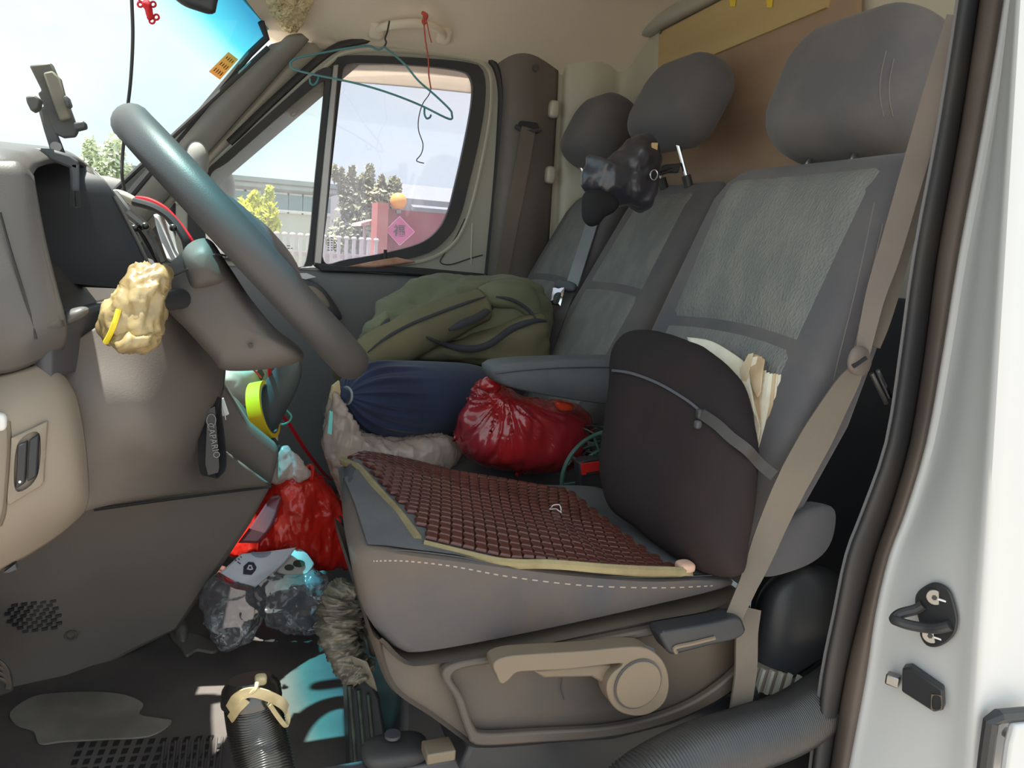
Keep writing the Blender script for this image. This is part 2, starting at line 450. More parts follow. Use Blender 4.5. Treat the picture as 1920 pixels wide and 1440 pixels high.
def haze(name, c, k):
    m = bpy.data.materials.new(name); m.use_nodes = True; t = m.node_tree; t.nodes.clear()
    o = t.nodes.new('ShaderNodeOutputMaterial'); tr = t.nodes.new('ShaderNodeBsdfTransparent'); tr.inputs[0].default_value = c
    tl = t.nodes.new('ShaderNodeBsdfTranslucent'); tl.inputs[0].default_value = (.8, .76, .84, 1)
    nz = t.nodes.new('ShaderNodeTexNoise'); nz.inputs['Scale'].default_value = 7; nz.inputs['Detail'].default_value = 8
    mp = t.nodes.new('ShaderNodeMapRange'); mp.inputs['To Min'].default_value = k*.6; mp.inputs['To Max'].default_value = k*1.4; mp.inputs['From Min'].default_value = .3; mp.inputs['From Max'].default_value = .7
    mx = t.nodes.new('ShaderNodeMixShader'); m2 = t.nodes.new('ShaderNodeMixShader'); m2.inputs[0].default_value = .04; g = t.nodes.new('ShaderNodeBsdfGlossy'); g.inputs['Roughness'].default_value = .03
    t.links.new(nz.outputs['Fac'], mp.inputs['Value']); t.links.new(mp.outputs[0], mx.inputs[0]); t.links.new(tr.outputs[0], mx.inputs[1]); t.links.new(tl.outputs[0], mx.inputs[2])
    t.links.new(mx.outputs[0], m2.inputs[1]); t.links.new(g.outputs[0], m2.inputs[2]); t.links.new(m2.outputs[0], o.inputs['Surface'])
    return m
mo('pane', prism(resample(cat_(glass_out, 4, True), 60), V((0, .003, 0))), haze('pane_dust', (.74, .735, .77, 1), .10), door, 0)
mo('pane', prism(resample(q_out, 50), V((0, .003, 0))), haze('pane_clear', (.80, .82, .80, 1), .10), door, 0)
mo('division_bar', prism(pts([(586, 497), (602, 497), (634, 122), (622, 124)], 2.30), NEAR*.02), MATS['steel'], door, 30, bevel=.003)
fo = pts([(330, 372), (420, 282), (520, 190), (610, 110), (660, 86), (730, 80), (880, 102), (918, 122), (932, 165), (932, 230), (922, 360), (908, 510), (905, 525), (720, 520), (560, 512), (330, 492)], 2.312)
hole = pts([(352, 352), (420, 290), (520, 200), (600, 128), (632, 112), (650, 106), (770, 110), (872, 119), (902, 134), (907, 185), (895, 265), (876, 345), (862, 400), (842, 440), (800, 474), (722, 492), (650, 499), (540, 503), (470, 493), (352, 480)], 2.312)
mo('frame', ring(resample(fo, 160), resample(hole, 200), NEAR*.012, 160), MATS['paint_grey'], door)
mo('frame_seal', tube(cat_(pts([(430, 268), (520, 182), (610, 102), (660, 80), (730, 74), (880, 97), (922, 116), (938, 160), (938, 230), (929, 360), (914, 515)], 2.30), 6), .011, 8), MATS['rubber'], door)
mo('frame_lip', tube(cat_(pts([(330, 382), (420, 292), (520, 205), (612, 123), (655, 98), (740, 94), (876, 110), (914, 130), (921, 170), (915, 240), (893, 350), (872, 420), (845, 462), (800, 487), (740, 497)], 2.297), 6), .0055, 6), MATS['paint_part'], door)
mo('press_line', tube(cat_(pts([(872, 410), (852, 450), (832, 478), (826, 492), (845, 496), (880, 485), (905, 478)], 2.298), 6), .0018, 5), MATS['rubber'], door)
mo('press_line', tube(cat_(pts([(885, 418), (884, 450), (883, 496)], 2.298), 4), .0025, 5), MATS['paint_part'], door)
# lower door panel
rows = []
for k, (dy, yo) in enumerate(((0, 0), (0, .02), (25, .035), (90, .04), (200, .03), (420, .0))):
    rows.append([at(px, 493+(px-330)*.052+dy+(5 if k else 0), 2.30-yo) for px in (300, 420, 560, 680, 800, 960)])
mo('lower_panel', patch(rows, 5, 4), MATS['door_pl'], door, 60, solid=.02, off=1)
mo('sill_strip', prism(pts([(588, 492), (640, 499), (720, 498), (790, 502), (905, 513), (905, 524), (720, 511), (600, 508)], 2.292), NEAR*.025), MATS['rubber'], door, 30, bevel=.004)
# rusty flap with lock pin standing on the sill
mo('sill_flap', prism(pts([(652, 502), (700, 492), (742, 485), (778, 493), (730, 500), (700, 503)], 2.27), V((.0, -.012, .006))), M('rust_skin', (214, 170, 150), (190, 140, 120), 20, .8), door, 30, bevel=.003)
mo('lock_pin', tube(pts([(722, 490), (722.5, 468)], 2.272), .005, 8), MATS['rubber'], door)
# armrest bulge and pull with sunlit cup
mo('armrest', puff(pts([(560, 520), (600, 535), (632, 575), (640, 600), (600, 590), (560, 560), (545, 535)], 2.245), NEAR, .04, .03, 40), MATS['pl_dark'], door)
mo('pull_cup', puff(pts([(572, 538), (590, 538), (610, 556), (619, 575), (606, 575), (586, 560)], 2.21), NEAR, .008, .006, 30), MATS['pl_beige'], door)
mo('vent', prism(pts([(548, 512), (575, 512), (592, 519), (560, 526), (548, 526)], 2.245), NEAR*.01), MATS['white_pl'], door, 30)
# little printed marks low on both panes
for (px, py, n_) in ((622, 446, 6), (541, 461, 2)):
    for k in range(n_):
        for s_ in range(3 if k else 1):
            c_ = at(px-6+s_*6+(6 if not k else 0), py+k*4.6, 2.302)
            mo('glass_mark', box(c_, ((.009 if not k else .0065)*random.uniform(.6, 1.1), .0012, .0022)), MATS['rubber'], door, 0)
# cream rain visor outside over both panes
visor = thing('rain_visor', 'cream rain deflector strip outside along the far window top', 'deflector', at(760, 175, 2.36))
vm = film('visor_film', (252, 242, 226), .75, .3, transl=.75)
mo('strip', patch([pts([(638, 118), (760, 120), (892, 132)], 2.34), pts([(632, 140), (760, 145), (890, 158)], 2.375), pts([(628, 152), (760, 163), (888, 176)], 2.39)], 5, 3), vm, visor, 180, solid=.003)
mo('strip', patch([pts([(615, 130), (520, 212), (380, 340)], 2.34), pts([(615, 152), (520, 232), (380, 358)], 2.375), pts([(612, 166), (520, 243), (380, 372)], 2.385)], 5, 3), vm, visor, 180, solid=.003)

# far B-pillar trim with belt slot
bp = sthing('trim_3', 'grey plastic trim on the far door pillar with belt slot', 'pillar trim', (.8, 2.3, .62))
rows = [pts([(918, 118, 2.31), (962, 84, 2.27), (1000, 82, 2.26), (1048, 88, 2.29)]),
        pts([(936, 165, 2.31), (960, 160, 2.255), (1000, 160, 2.25), (1046, 170, 2.29)]),
        pts([(935, 240, 2.31), (955, 240, 2.25), (1000, 245, 2.245), (1042, 255, 2.29)]),
        pts([(924, 360, 2.31), (945, 365, 2.245), (995, 370, 2.24), (1034, 380, 2.29)]),
        pts([(910, 520, 2.31), (930, 525, 2.24), (985, 530, 2.235), (1025, 535, 2.29)]),
        pts([(895, 700, 2.31), (915, 705, 2.24), (975, 710, 2.235), (1015, 715, 2.29)])]
mo('panel', patch(rows, 5, 4), MATS['pl_dash_l'], bp, 60, solid=.015, off=1)
mo('screw_cap', disc(at(1004, 128, 2.25), NEAR, .010, .006), MATS['pl_dark'], bp, 30)
mo('belt_guide', tube(cat_(pts([(966, 236), (976, 242), (1000, 246), (1014, 243)], 2.232), 4), .0065, 8), MATS['pl_dark'], bp)
mo('belt_slot', prism(rrect(at(990, 238, 2.244), X_, Z_, .066, .03, .012), NEAR*.004), MATS['pl_black'], bp, 30)
for (px, py) in ((1038, 205), (1031, 328)):
    mo('clip', superell(at(px, py, 2.262), X_, Z_, Y_, .016, .026, .016), MATS['paint_part'], bp, 180)

# far rear column and the partition behind the seats
XP = 1.18
col = sthing('wall_far', 'grey painted metal column in the far rear corner', 'wall', (1.0, 2.3, .62))
rows = []
for py in (-60, 20, 110, 220, 340, 480, 620):
    lean = (py-100)*-.045
    rows.append([at(1046+lean, py, 2.29), at(1056+lean, py, 2.30), at(1064+lean, py, 2.27), at(1090+lean*.8, py, 2.255), at(1118+lean*.8, py, 2.245), at(1145+lean*.6, py, 2.25), at(1162+lean*.5, py, 2.265), ax(1186, py, XP), ax(1240, py, XP)])
mo('column', patch(rows, 3, 3), MATS['paint_part'], col, 50, solid=.01, off=1)
part = sthing('wall_rear', 'pale metal partition behind the seats with a plywood board', 'wall', (XP, 1.5, .62))
mo('sheet', box((XP+.03, 1.36, 1.42), (.02, 1.62, 1.6)), MATS['paint_part'], part, 30)
mo('header_rail', patch([[ax(1150, 60, XP-.03), ax(1250, 8, XP-.03), ax(1420, -75, XP-.03)], [ax(1160, 84, XP-.035), ax(1262, 30, XP-.035), ax(1440, -58, XP-.035)], [ax(1165, 100, XP), ax(1265, 46, XP), ax(1445, -45, XP)]], 4, 4), MATS['paint_grey'], part, 60, solid=.02, off=1)
mo('board', prism([ax(1236, 60, XP-.006), ax(1440, -45, XP-.006), ax(1608, -45, XP-.006), ax(1596, 700, XP-.006), ax(1222, 700, XP-.006)], V((.012, 0, 0))), MATS['wood'], part, 30)
mo('board', prism([ax(1237, 62, XP-.014), ax(1440, -45, XP-.014), ax(1560, -45, XP-.014), ax(1548, 14, XP-.014), ax(1328, 106, XP-.014), ax(1232, 150, XP-.014)], V((.008, 0, 0))), MATS['wood_lit'], part, 30)  # painted light: the board's lit top strip, cut off along the shadow line
mo('screw', disc(ax(1239, 60, XP-.016), -X_, .0055, .004, 12), MATS['steel'], part, 30)
for q in ((1372, 0, 12), (1441, 4, 14)):
    mo('tape', prism([ax(q[0]-6, -20, XP-.017), ax(q[0]+9, -20, XP-.017), ax(q[0]+6, q[2], XP-.017), ax(q[0]-3, q[2], XP-.017)], V((.001, 0, 0))), M('tape_y', (236, 206, 70), rough=.5), part, 0)

# floor
flo = sthing('floor', 'dark dusty rubber cab floor', 'floor', (.2, 1.4, FLOOR))
mo('mat', box((.05, 1.47, FLOOR-.02), (2.1, 1.66, .04)), MATS['mat_floor'], flo, 30)

# inner wheel-arch / footwell wall below the far pillar
struct(mo('wall_front', patch([pts([(80, 330, 2.335), (200, 330, 2.335), (345, 372, 2.325)]), pts([(60, 520, 2.335), (200, 520, 2.335), (345, 500, 2.325)]), pts([(40, 900, 2.335), (200, 900, 2.335), (400, 900, 2.325)])], 3, 3), MATS['pl_dark'], None, 180, solid=.02), 'dark inner wall of the far footwell behind the dashboard', 'wall')
# ---------------------------------------------------------------- driver's seat
SY = .80                                     # plane of the seat's outer side
ds = thing('driver_chair', 'grey fabric driver seat with armrest, nearest the open door', 'seat', (.45, 1.03, FLOOR))
def side(l, d=0): return [at(a, b, SY-d) for a, b in l]
# cushion: side profile swept across the seat
cu = side([(660, 1046), (664, 1075), (672, 1110), (692, 1172), (742, 1226), (800, 1228), (1000, 1190), (1200, 1146), (1360, 1108), (1392, 1092), (1340, 1085), (1240, 1088), (1100, 1078), (960, 1062), (850, 1047), (760, 1036), (700, 1028), (670, 1030)])
cu = resample(cat_(cu, 6, True), 72)
cc = sum(cu, V())/len(cu)
rings = []
for (dy, sc, dz) in ((.0, .90, .0), (.004, .955, .0), (.014, .99, .0), (.03, 1.0, .002), (.10, 1.0, .010), (.20, 1.0, .008), (.30, 1.0, .010), (.37, 1.0, .002), (.394, .99, 0), (.404, .95, 0), (.407, .9, 0)):
    rings.append([V((cc.x+(p.x-cc.x)*sc+max(0, .42-p.x)*.22*(dy/.4)**2, SY+dy, cc.z+(p.z-cc.z)*sc+(dz if p.z > 1.0 else 0))) for p in cu])
mo('cushion', loft(rings), MATS['fab_side'], ds, 60)
# raised seams along the outer top edge
sm = M('stitch', (160, 146, 134), rough=.8); sm2 = M('piping', (122, 115, 112), rough=.8)
for off, r_ in ((0, .0011), (-16, .0008)):
    l = cat_(side([(700, 1052+off), (760, 1052+off), (850, 1062+off), (960, 1082+off), (1100, 1098+off), (1240, 1102+off), (1340, 1098+off)]), 14)
    l = [p+V((0, .0005 if off == 0 else .006, 0)) for p in l]
    if off: mo('seam', tube(l, r_, 5), MATS['pl_dark'], ds)
    else:
        for k in range(0, len(l)-1, 2): mo('stitch', tube(l[k:k+2], r_, 4), sm, ds)
# smoother vinyl top panel
tp_ = []
cush0 = [o for o in ds.children if o.name.startswith('cushion')][0]
for i in range(25):
    r = []
    for j in range(17):
        x = .152+.50*i/24+.02*(j/16)**2*(1-i/24); y = SY+.0085+.385*j/16
        h = drop(cush0, x, y, .003)
        r.append(h if h is not None else V((x, y, 1.04)))
    tp_.append(r)
mo('cushion_top', patch(tp_, 2, 1), MATS['vinyl_top'], ds, 180)
def ctop(x):                                # top of the cushion at x
    return max(p.z for p in cu if abs(p.x-x) < .02)
# backrest
UB = V((.17, 0, .50)).normalized(); NB = V((-UB.z, 0, UB.x))
BP = V((.715, 1.03, 1.0))
def back(parent, bp, width, height, th, top_w, bol=.035, mat='fab_dark', u=UB, nb=NB, topround=.06):
    rings = []; H = height
    for s_ in (-.04, 0, .08, .2, .35, .5, .65, .78, .88, .94, .975, .995, 1.0):
        wv = (width + (top_w-width)*max(0, (s_-.25)/.75)**1.6)*(.84+.16*min(1, max(0, s_)/.35))
        k = 1.0
        if s_ > .86: k = math.sqrt(max(0, 1-((s_-.86)/.145)**2))
        if s_ < 0: k = .9
        d = th*(1-.25*s_)*max(.25, k); wv = wv*(.80+.20*k)
        c = bp + u*(H*s_)
        r = []
        for j in range(44):
            t = 2*PI*j/44
            def sp(x, q): return math.copysign(abs(x)**(2/q), x)
            yv = sp(math.cos(t), 4.5)*wv/2; nv = sp(math.sin(t), 3.2)*d/2
            if nv > 0: nv += bol*(abs(yv)/(wv/2))**3*k*(1-.4*s_) - .006
            r.append(c + Y_*yv + nb*nv)
        rings.append(r)
    return mo('backrest', loft(rings), MATS[mat], parent, 70)
bkd = back(ds, BP, .46, .60, .13, .41)
def insert(parent, bk, bp, w0, w1, h0, h1, u=UB, nb=NB, name='backrest_insert', mat='fab_ins', shift=0, arch=0):
    rows = []; T = bvh(bk)
    for i in range(17):
        s_ = i/16
        r = []
        for j in range(17):
            v_ = j/8-1
            hh = h0+(h1-h0)*s_
            if arch: hh += arch*(1-v_*v_)*(s_ if arch > 0 else (s_-1))
            c = bp + u*hh + Y_*(((w0+(w1-w0)*s_)*v_/2)+shift)
            h = T.ray_cast(c+nb*.4, -nb)
            e_ = max(abs(v_), abs(2*s_-1))
            p = h[0] if h[0] is not None else c+nb*.06
            r.append(p + nb*(.006-.008*max(0, e_-.8)/.2*(1 if e_ > .8 else 0)))
        rows.append(r)
    return mo(name, patch(rows), MATS[mat], parent, 180)
insert(ds, bkd, BP, .33, .34, .03, .285, name='backrest_lower_insert', arch=.012)
insert(ds, bkd, BP, .34, .36, .29, .575, arch=-.012)
# piping down the outer bolster
for l in ([(1640, 380), (1610, 520), (1570, 680), (1530, 840)], [(1655, 420), (1632, 520), (1595, 680), (1560, 820)]):
    mo('piping', tube(cat_([on(bkd, *q, .0004, Y=.82) for q in l], 6), .0009, 5), sm2, ds)
# back shell of the seat (dark, seen low at the outer side)
mo('side_shell', puff(pts([(1425, 1078), (1490, 1068), (1540, 1040), (1562, 1000), (1560, 950), (1500, 960), (1440, 1010)], .82), NEAR, .01, .06, 40, 7, .6), MATS['fab_dark'], ds)

def headrest(parent, c, w, h, d, u=UB, nb=NB, posts=.05, drop=.10, foot=None):
    ol = rrect(c, Y_, u, w, h, min(w, h)*.30, 8)
    ol = [p + Y_*((p.y-c.y)*(-.10*max(0, (p-c).dot(u)/(h/2))**2-.05*max(0, -(p-c).dot(u)/(h/2))**2)) for p in ol]
    o = mo('headrest', puff(ol, nb, d*.56, d*.44, 84, 10, .32, 2), MATS['fab_dark'], parent, 180)
    for s_ in (-1, 1):
        a = c-u*(h*.42)+Y_*(s_*posts)
        e_ = a-u*drop if foot is None else foot+Y_*(s_*posts)
        p_ = mo('headrest_post', tube([a, e_], .0055, 10), MATS['chrome'], parent)
        mo('post_collar', tube([a.lerp(e_, .62), a.lerp(e_, .8)], .011, 12), MATS['pl_black'], p_)
    return o
HD = at(1598, 158, 1.03); HD = V((HD.x, 1.03, HD.z))
hrd = headrest(ds, V((.955, 1.03, 1.685)), .295, .22, .15, drop=.09)
for l in ([(1662, 95), (1652, 140), (1650, 180), (1657, 218)], [(1676, 110), (1668, 150), (1668, 190), (1674, 218)]):
    mo('piping', tube(cat_([on(hrd, *q, .0004, Y=.9) for q in l], 5), .0008, 5), sm2, ds)
# armrest on the inner side
al = pts([(921, 690), (922, 704), (940, 722), (1000, 738), (1080, 752), (1140, 760), (1190, 758), (1200, 700), (1190, 676), (1100, 674), (1000, 677), (940, 682)], 1.295)
al = resample(cat_(al, 5, True), 60); ac = sum(al, V())/60
rings = [[ac+(p-ac)*k+Y_*dy for p in al] for dy, k in ((0, .9), (.004, .97), (.014, 1), (.055, 1), (.065, .97), (.07, .9))]
mo('armrest', loft(rings), MATS['vinyl'], ds, 60)
mo('piping', tube(cat_(pts([(930, 700), (1000, 692), (1080, 688), (1170, 688)], 1.2925), 6), .0016, 5), MATS['pl_dark'], ds)

# plastic side cover of the seat base
ob = side([(702, 1196), (745, 1238), (800, 1243), (1000, 1207), (1200, 1164), (1330, 1140), (1392, 1112), (1412, 1150), (1420, 1210), (1418, 1262), (1390, 1285), (1330, 1318), (1250, 1352), (1150, 1378), (1020, 1393), (895, 1401), (868, 1389), (800, 1340), (742, 1302), (716, 1262)])
ob = resample(cat_(ob, 4, True), 110)
bs = mo('base_cover', loft([[p+Y_*d_ for p in [V((sum(q.x for q in ob)/110+(p.x-sum(q.x for q in ob)/110)*k, p.y, sum(q.z for q in ob)/110+(p.z-sum(q.z for q in ob)/110)*k)) for p in ob]] for d_, k in ((.004, .965), (-.004, .985), (0.004, 1), (.03, 1.0), (.40, .97))]), MATS['pl_base'], ds, 50)
# raised rim round the recess
inner = side([(850, 1250), (1000, 1226), (1230, 1182), (1300, 1172), (1370, 1190), (1385, 1225), (1350, 1268), (1270, 1318), (1150, 1352), (1000, 1362), (905, 1366), (884, 1352), (866, 1300)])
outer = side([(832, 1242), (1000, 1212), (1230, 1168), (1320, 1150), (1395, 1172), (1408, 1225), (1372, 1282), (1280, 1334), (1150, 1371), (1000, 1383), (892, 1388), (872, 1368), (850, 1304)])
mo('base_rim', ring(cat_(outer, 5, True), inner, NEAR*.012, 110), MATS['pl_base'], bs, 40, bevel=.003)
# recliner lever: lever arm, boss and round cap
LVP = ([(925, 1245), (950, 1232), (1000, 1227), (1100, 1221), (1190, 1213), (1225, 1222), (1248, 1248), (1255, 1285), (1246, 1318), (1220, 1338), (1190, 1343), (1160, 1334), (1142, 1312), (1138, 1285), (1150, 1262), (1170, 1245), (1120, 1249), (1060, 1256), (995, 1259), (968, 1262), (954, 1276), (940, 1284), (932, 1268)])
lv = [at(a, b, SY-.042) for a, b in LVP]
lv = resample(cat_(lv, 4, True), 120)
lever = mo('recliner_lever', prism(lv, Y_*.026), MATS['pl_knob'], ds, 40, bevel=.004, bseg=3)
mo('lever_top', tube(cat_(side([(930, 1250), (952, 1236), (1000, 1230), (1100, 1223), (1188, 1215), (1222, 1223)], .032), 5), .006, 8), MATS['vinyl'], lever)
mo('lever_web', prism(side([(1000, 1259), (1130, 1246), (1165, 1250), (1135, 1285), (1110, 1270), (1020, 1272)], .03), Y_*.016), MATS['pl_knob'], lever, 40, bevel=.003)
kc = at(1196, 1282, SY-.0425)
mo('cap_groove', disc(kc, NEAR, .0335, .0012, 48), MATS['pl_dark'], lever, 30)
mo('cap', disc(kc, NEAR, .0315, .004, 48), MATS['pl_knob'], lever, 30, bevel=.0015)
mo('fibre', tube(cat_(side([(1054, 1272), (1052, 1292), (1058, 1312)]), 5), .0006, 5), MATS['pl_black'], ds)
# height lever at the rear
hl = side([(1238, 1190), (1252, 1184), (1340, 1168), (1385, 1158), (1396, 1172), (1398, 1186), (1380, 1200), (1330, 1212), (1275, 1226), (1258, 1228), (1246, 1212)], .042)
h2 = mo('height_lever', prism(resample(cat_(hl, 4, True), 60), Y_*.03), MATS['pl_black'], ds, 40, bevel=.005, bseg=3)
mo('lever_edge', tube(cat_(side([(1268, 1224), (1266, 1214), (1300, 1206), (1340, 1196)], .043), 5), .0028, 6), MATS['pl_knob'], h2)
# dark wedge frame under and behind the base
mo('rail_cover', prism(side([(880, 1398), (1150, 1378), (1260, 1350), (1400, 1286), (1424, 1290), (1430, 1330), (1300, 1400), (1180, 1450), (860, 1450)]), Y_*.36), MATS['pl_black'], ds, 30, bevel=.006)
mo('seat_box', box((.45, 1.08, .715), (.44, .30, .19)), MATS['pl_black'], ds, 30, bevel=.01)
mo('slide_rail', box(at(765, 1425, .84)+V((.10, 0, -.01)), (.42, .03, .02)), MATS['pl_dark'], ds, 30, bevel=.003)
hg = mo('rail_foot', superell(at(748, 1420, .83)+V((0, .02, -.004)), X_, Z_, Y_, .042, .012, .028, 3), MATS['rubber'], ds, 180)
mo('bolt', disc(at(742, 1405, .83)+V((0, .02, .004)), Z_, .010, .004, 16), MATS['pl_dark'], hg, 30)
mo('stop_block', box(at(822, 1407, .81), (.036, .03, .014)), MATS['pl_knob'], ds, 30, bevel=.002)

# ---------------------------------------------------------------- double passenger bench
pb = thing('passenger_bench', 'grey fabric double passenger bench with two headrests by the far door', 'seat', (.6, 1.85, FLOOR))
cr_ = [V((x, 0, z)) for x, z in ((.29, .86), (.27, .90), (.29, .945), (.34, .955), (.5, .945), (.75, .935), (.86, .93), (.86, .80), (.6, .78), (.34, .80))]
cr_ = resample(cat_(cr_, 5, True), 60); c0 = sum(cr_, V())/60
mo('cushion', loft([[c0+(p-c0)*k+Y_*y_ for p in cr_] for y_, k in ((1.50, .9), (1.505, .96), (1.52, 1), (1.82, 1), (1.83, .985), (1.84, 1), (2.23, 1), (2.245, .96), (2.25, .9))]), MATS['fab_dark'], pb, 60)
mo('seat_box', box((.60, 1.88, .70), (.46, .70, .16)), MATS['pl_black'], pb, 30, bevel=.01)
UB2 = V((.30, 0, .62)).normalized(); NB2 = V((-UB2.z, 0, UB2.x))
for (yc, wv, tw, hc, hw, hh) in ((1.665, .40, .35, V((1.035, 1.69, 1.765)), .285, .215), (2.07, .38, .31, V((1.02, 2.085, 1.742)), .25, .20)):
    bp_ = V((.755, yc, .95))
    bk_ = back(pb, bp_, wv, .70, .12, tw, .02, u=UB2, nb=NB2)
    insert(pb, bk_, bp_, .29, .28, .03, .385, UB2, NB2, 'backrest_lower_insert', arch=.008)
    insert(pb, bk_, bp_, .28, .23, .39, .665, UB2, NB2, arch=-.008)
    headrest(pb, hc, hw, hh, .135, UB2, NB2, .055, .15, foot=bp_+UB2*.66)
# ---------------------------------------------------------------- near door jamb
PY = (-80, 0, 240, 480, 660, 830, 960, 1040, 1150, 1270, 1440, 1520)
B0 = (1806, 1797, 1760, 1715, 1690, 1663, 1618, 1588, 1565, 1541, 1520, 1510)
B1 = (1846, 1836, 1800, 1757, 1733, 1705, 1668, 1640, 1612, 1584, 1556, 1546)
B3 = (1892, 1882, 1842, 1797, 1768, 1737, 1698, 1668, 1642, 1624, 1592, 1578)
jamb = sthing('wall_near', 'glossy white painted door jamb at the right edge', 'door jamb', (.8, .6, .62))
rows = []
for py, b in zip(PY, B3):
    e1 = 1912-(py+80)*.062
    rows.append([at(b-12, py, .715), at(b+4, py, .700), at(b+22, py, .688), at(b+(e1-b)*.45, py, .635), at(b+(e1-b)*.8, py, .585), at(e1, py, .553), at(e1+25, py, .548), at(e1+60, py, .552), at(e1+240, py, .56)])
jp = mo('jamb_panel', patch(rows, 3, 3), MATS['paint_white'], jamb, 60, solid=.01, off=1)
seal = sthing('trim_4', 'black rubber door seal running down the white jamb', 'door seal', (.75, .72, .62))
rows = []; rows2 = []
for py, a, b, c in zip(PY, B0, B1, B3):
    rows.append([at(a+1, py, .752), at(a+5, py, .735), at((a+b)/2, py, .728), at(b-2, py, .732), at(b, py, .74)])
    rows2.append([at(b-1, py, .742), at(b+5, py, .722), at(b+(c-b)*.55, py, .705), at(c-3, py, .700), at(c+1, py, .712)])
mo('seal_lip', patch(rows, 3, 3), MATS['rubber'], seal, 60, solid=.006, off=1)
mo('seal_bulb', patch(rows2, 3, 3), MATS['rubber_br'], seal, 60, solid=.006, off=1)
mo('seal_edge', tube(cat_([at(a, py, .75) for py, a in zip(PY, B0)], 3), .0035, 6), MATS['door_pl'], seal)
# striker
sk = thing('door_striker', 'black steel striker bolted on the white jamb', 'striker', at(1750, 1150, .625))
JN = V((-.86, -.50, 0)).normalized()                    # outward from the jamb
JT = V((-.50, .86, 0))                                   # along it, to the left in the picture
def jm(px, py, lift=0): return on(jp, px, py, 0, Y=.62) + JN*lift
ol = [jm(*q, .002) for q in ((1744, 1092), (1762, 1090), (1783, 1104), (1795, 1140), (1798, 1165), (1790, 1190), (1765, 1208), (1742, 1208), (1728, 1190), (1726, 1165), (1718, 1130), (1722, 1108))]
mo('plate', prism(resample(cat_(ol, 4, True), 48), JN*.007), MATS['pl_black'], sk, 40, bevel=.003)
hk = [jm(1786, 1166, .012), jm(1768, 1168, .018), jm(1745, 1166, .022), jm(1718, 1156, .032), jm(1700, 1146, .040), jm(1692, 1141, .040), jm(1700, 1136, .030), jm(1722, 1136, .014), jm(1735, 1130, .008)]
mo('hook', tube(cat_(hk, 5), .0062, 10), MATS['pl_black'], sk)
for (px, py) in ((1756, 1115), (1748, 1186)):
    b_ = mo('bolt', disc(jm(px, py, .008), JN, .0095, .004, 20), MATS['steel'], sk, 30, bevel=.001)
    mo('socket', disc(jm(px, py, .0122), JN, .003, .0008, 6), MATS['pl_black'], b_, 0)
    mo('paint_mark', box(jm(px+17, py+7, .0092), (.012, .002, .002), (JT, Z_, JN)), MATS['white_pl'], b_, 0)
# contact switch below
sw = thing('door_switch', 'small black door switch with grey plunger below the striker', 'switch', at(1735, 1290, .64))
so = [jm(*q) for q in ((1697, 1244), (1712, 1242), (1772, 1284), (1774, 1322), (1756, 1326), (1696, 1288))]
mo('housing', prism(so, JN*.016), MATS['pl_black'], sw, 30, bevel=.0025)
mo('plunger', box(jm(1680, 1266, .014), (.016, .014, .014), (JT, Z_, JN)), MATS['steel'], sw, 30, bevel=.002)
mo('socket_rim', ring([jm(*q, .017) for q in ((1752, 1291), (1772, 1293), (1772, 1321), (1751, 1320))], [jm(*q, .017) for q in ((1755, 1294), (1769, 1296), (1769, 1318), (1754, 1317))], JN*.0008, 24), MATS['pl_knob'], sw, 0)
# black cut-out frame low on the jamb
fr = thing('latch_frame', 'black frame of an opening at the lower corner of the jamb', 'frame', at(1880, 1440, .54))
mo('frame', tube([at(1843, 1470, .535), at(1850, 1410, .535), at(1858, 1352, .535), at(1872, 1343, .533), at(1960, 1335, .53)], .008, 8), MATS['pl_black'], fr)
mo('bolt', disc(at(1885, 1372, .54), NEAR, .006, .008, 14), MATS['steel'], fr, 30)
mo('insert', prism([at(1890, 1352, .53), at(1960, 1342, .53), at(1960, 1480, .53), at(1868, 1480, .53), at(1880, 1390, .53)], NEAR*.01), MATS['paint_white'], fr, 30, bevel=.003)

# dark trim behind the driver's seat and the belt-reel cover
st = sthing('trim_5', 'dark plastic panel behind the driver seat by the near pillar', 'pillar trim', (1.1, 1.0, .62))
mo('panel', patch([[V((x, y, z)) for x, y in ((.90, .76), (1.02, .765), (1.10, .80), (1.13, .95), (1.14, 1.34))] for z in (.60, .8, 1.0, 1.2, 1.32, 1.36)], 4, 3), MATS['pl_dark'], st, 60, solid=.01, off=1)
mo('reel_cover', puff(pts([(1408, 1290), (1420, 1200), (1445, 1110), (1500, 1066), (1560, 1068), (1610, 1120), (1610, 1310), (1500, 1290), (1420, 1268)], .86), NEAR, .035, .06, 60, 8, .7), MATS['pl_black'], st, 180)
kp = sthing('trim_6', 'cream ribbed sill strip under the dark cover', 'sill', at(1450, 1270, .82))
mo('strip', prism(pts([(1400, 1248), (1520, 1272), (1520, 1320), (1400, 1292)], .83), Y_*.05), MATS['pl_beige'], kp, 30)
for k in range(6):
    px = 1416+k*17
    mo('rib', prism(pts([(px+10, 1252+k*3), (px+15, 1253+k*3), (px+2, 1296+k*3), (px-3, 1295+k*3)], .828), NEAR*.006), MATS['paint_part'], kp, 30)
mo('door_sill', box((.25, .70, .60), (1.4, .16, .05)), MATS['pl_black'], kp, 30, bevel=.01)

# ---------------------------------------------------------------- dashboard
da = thing('dashboard', 'grey plastic dashboard with instrument hood and beige lower panel', 'dashboard', (-.25, 1.3, .9))
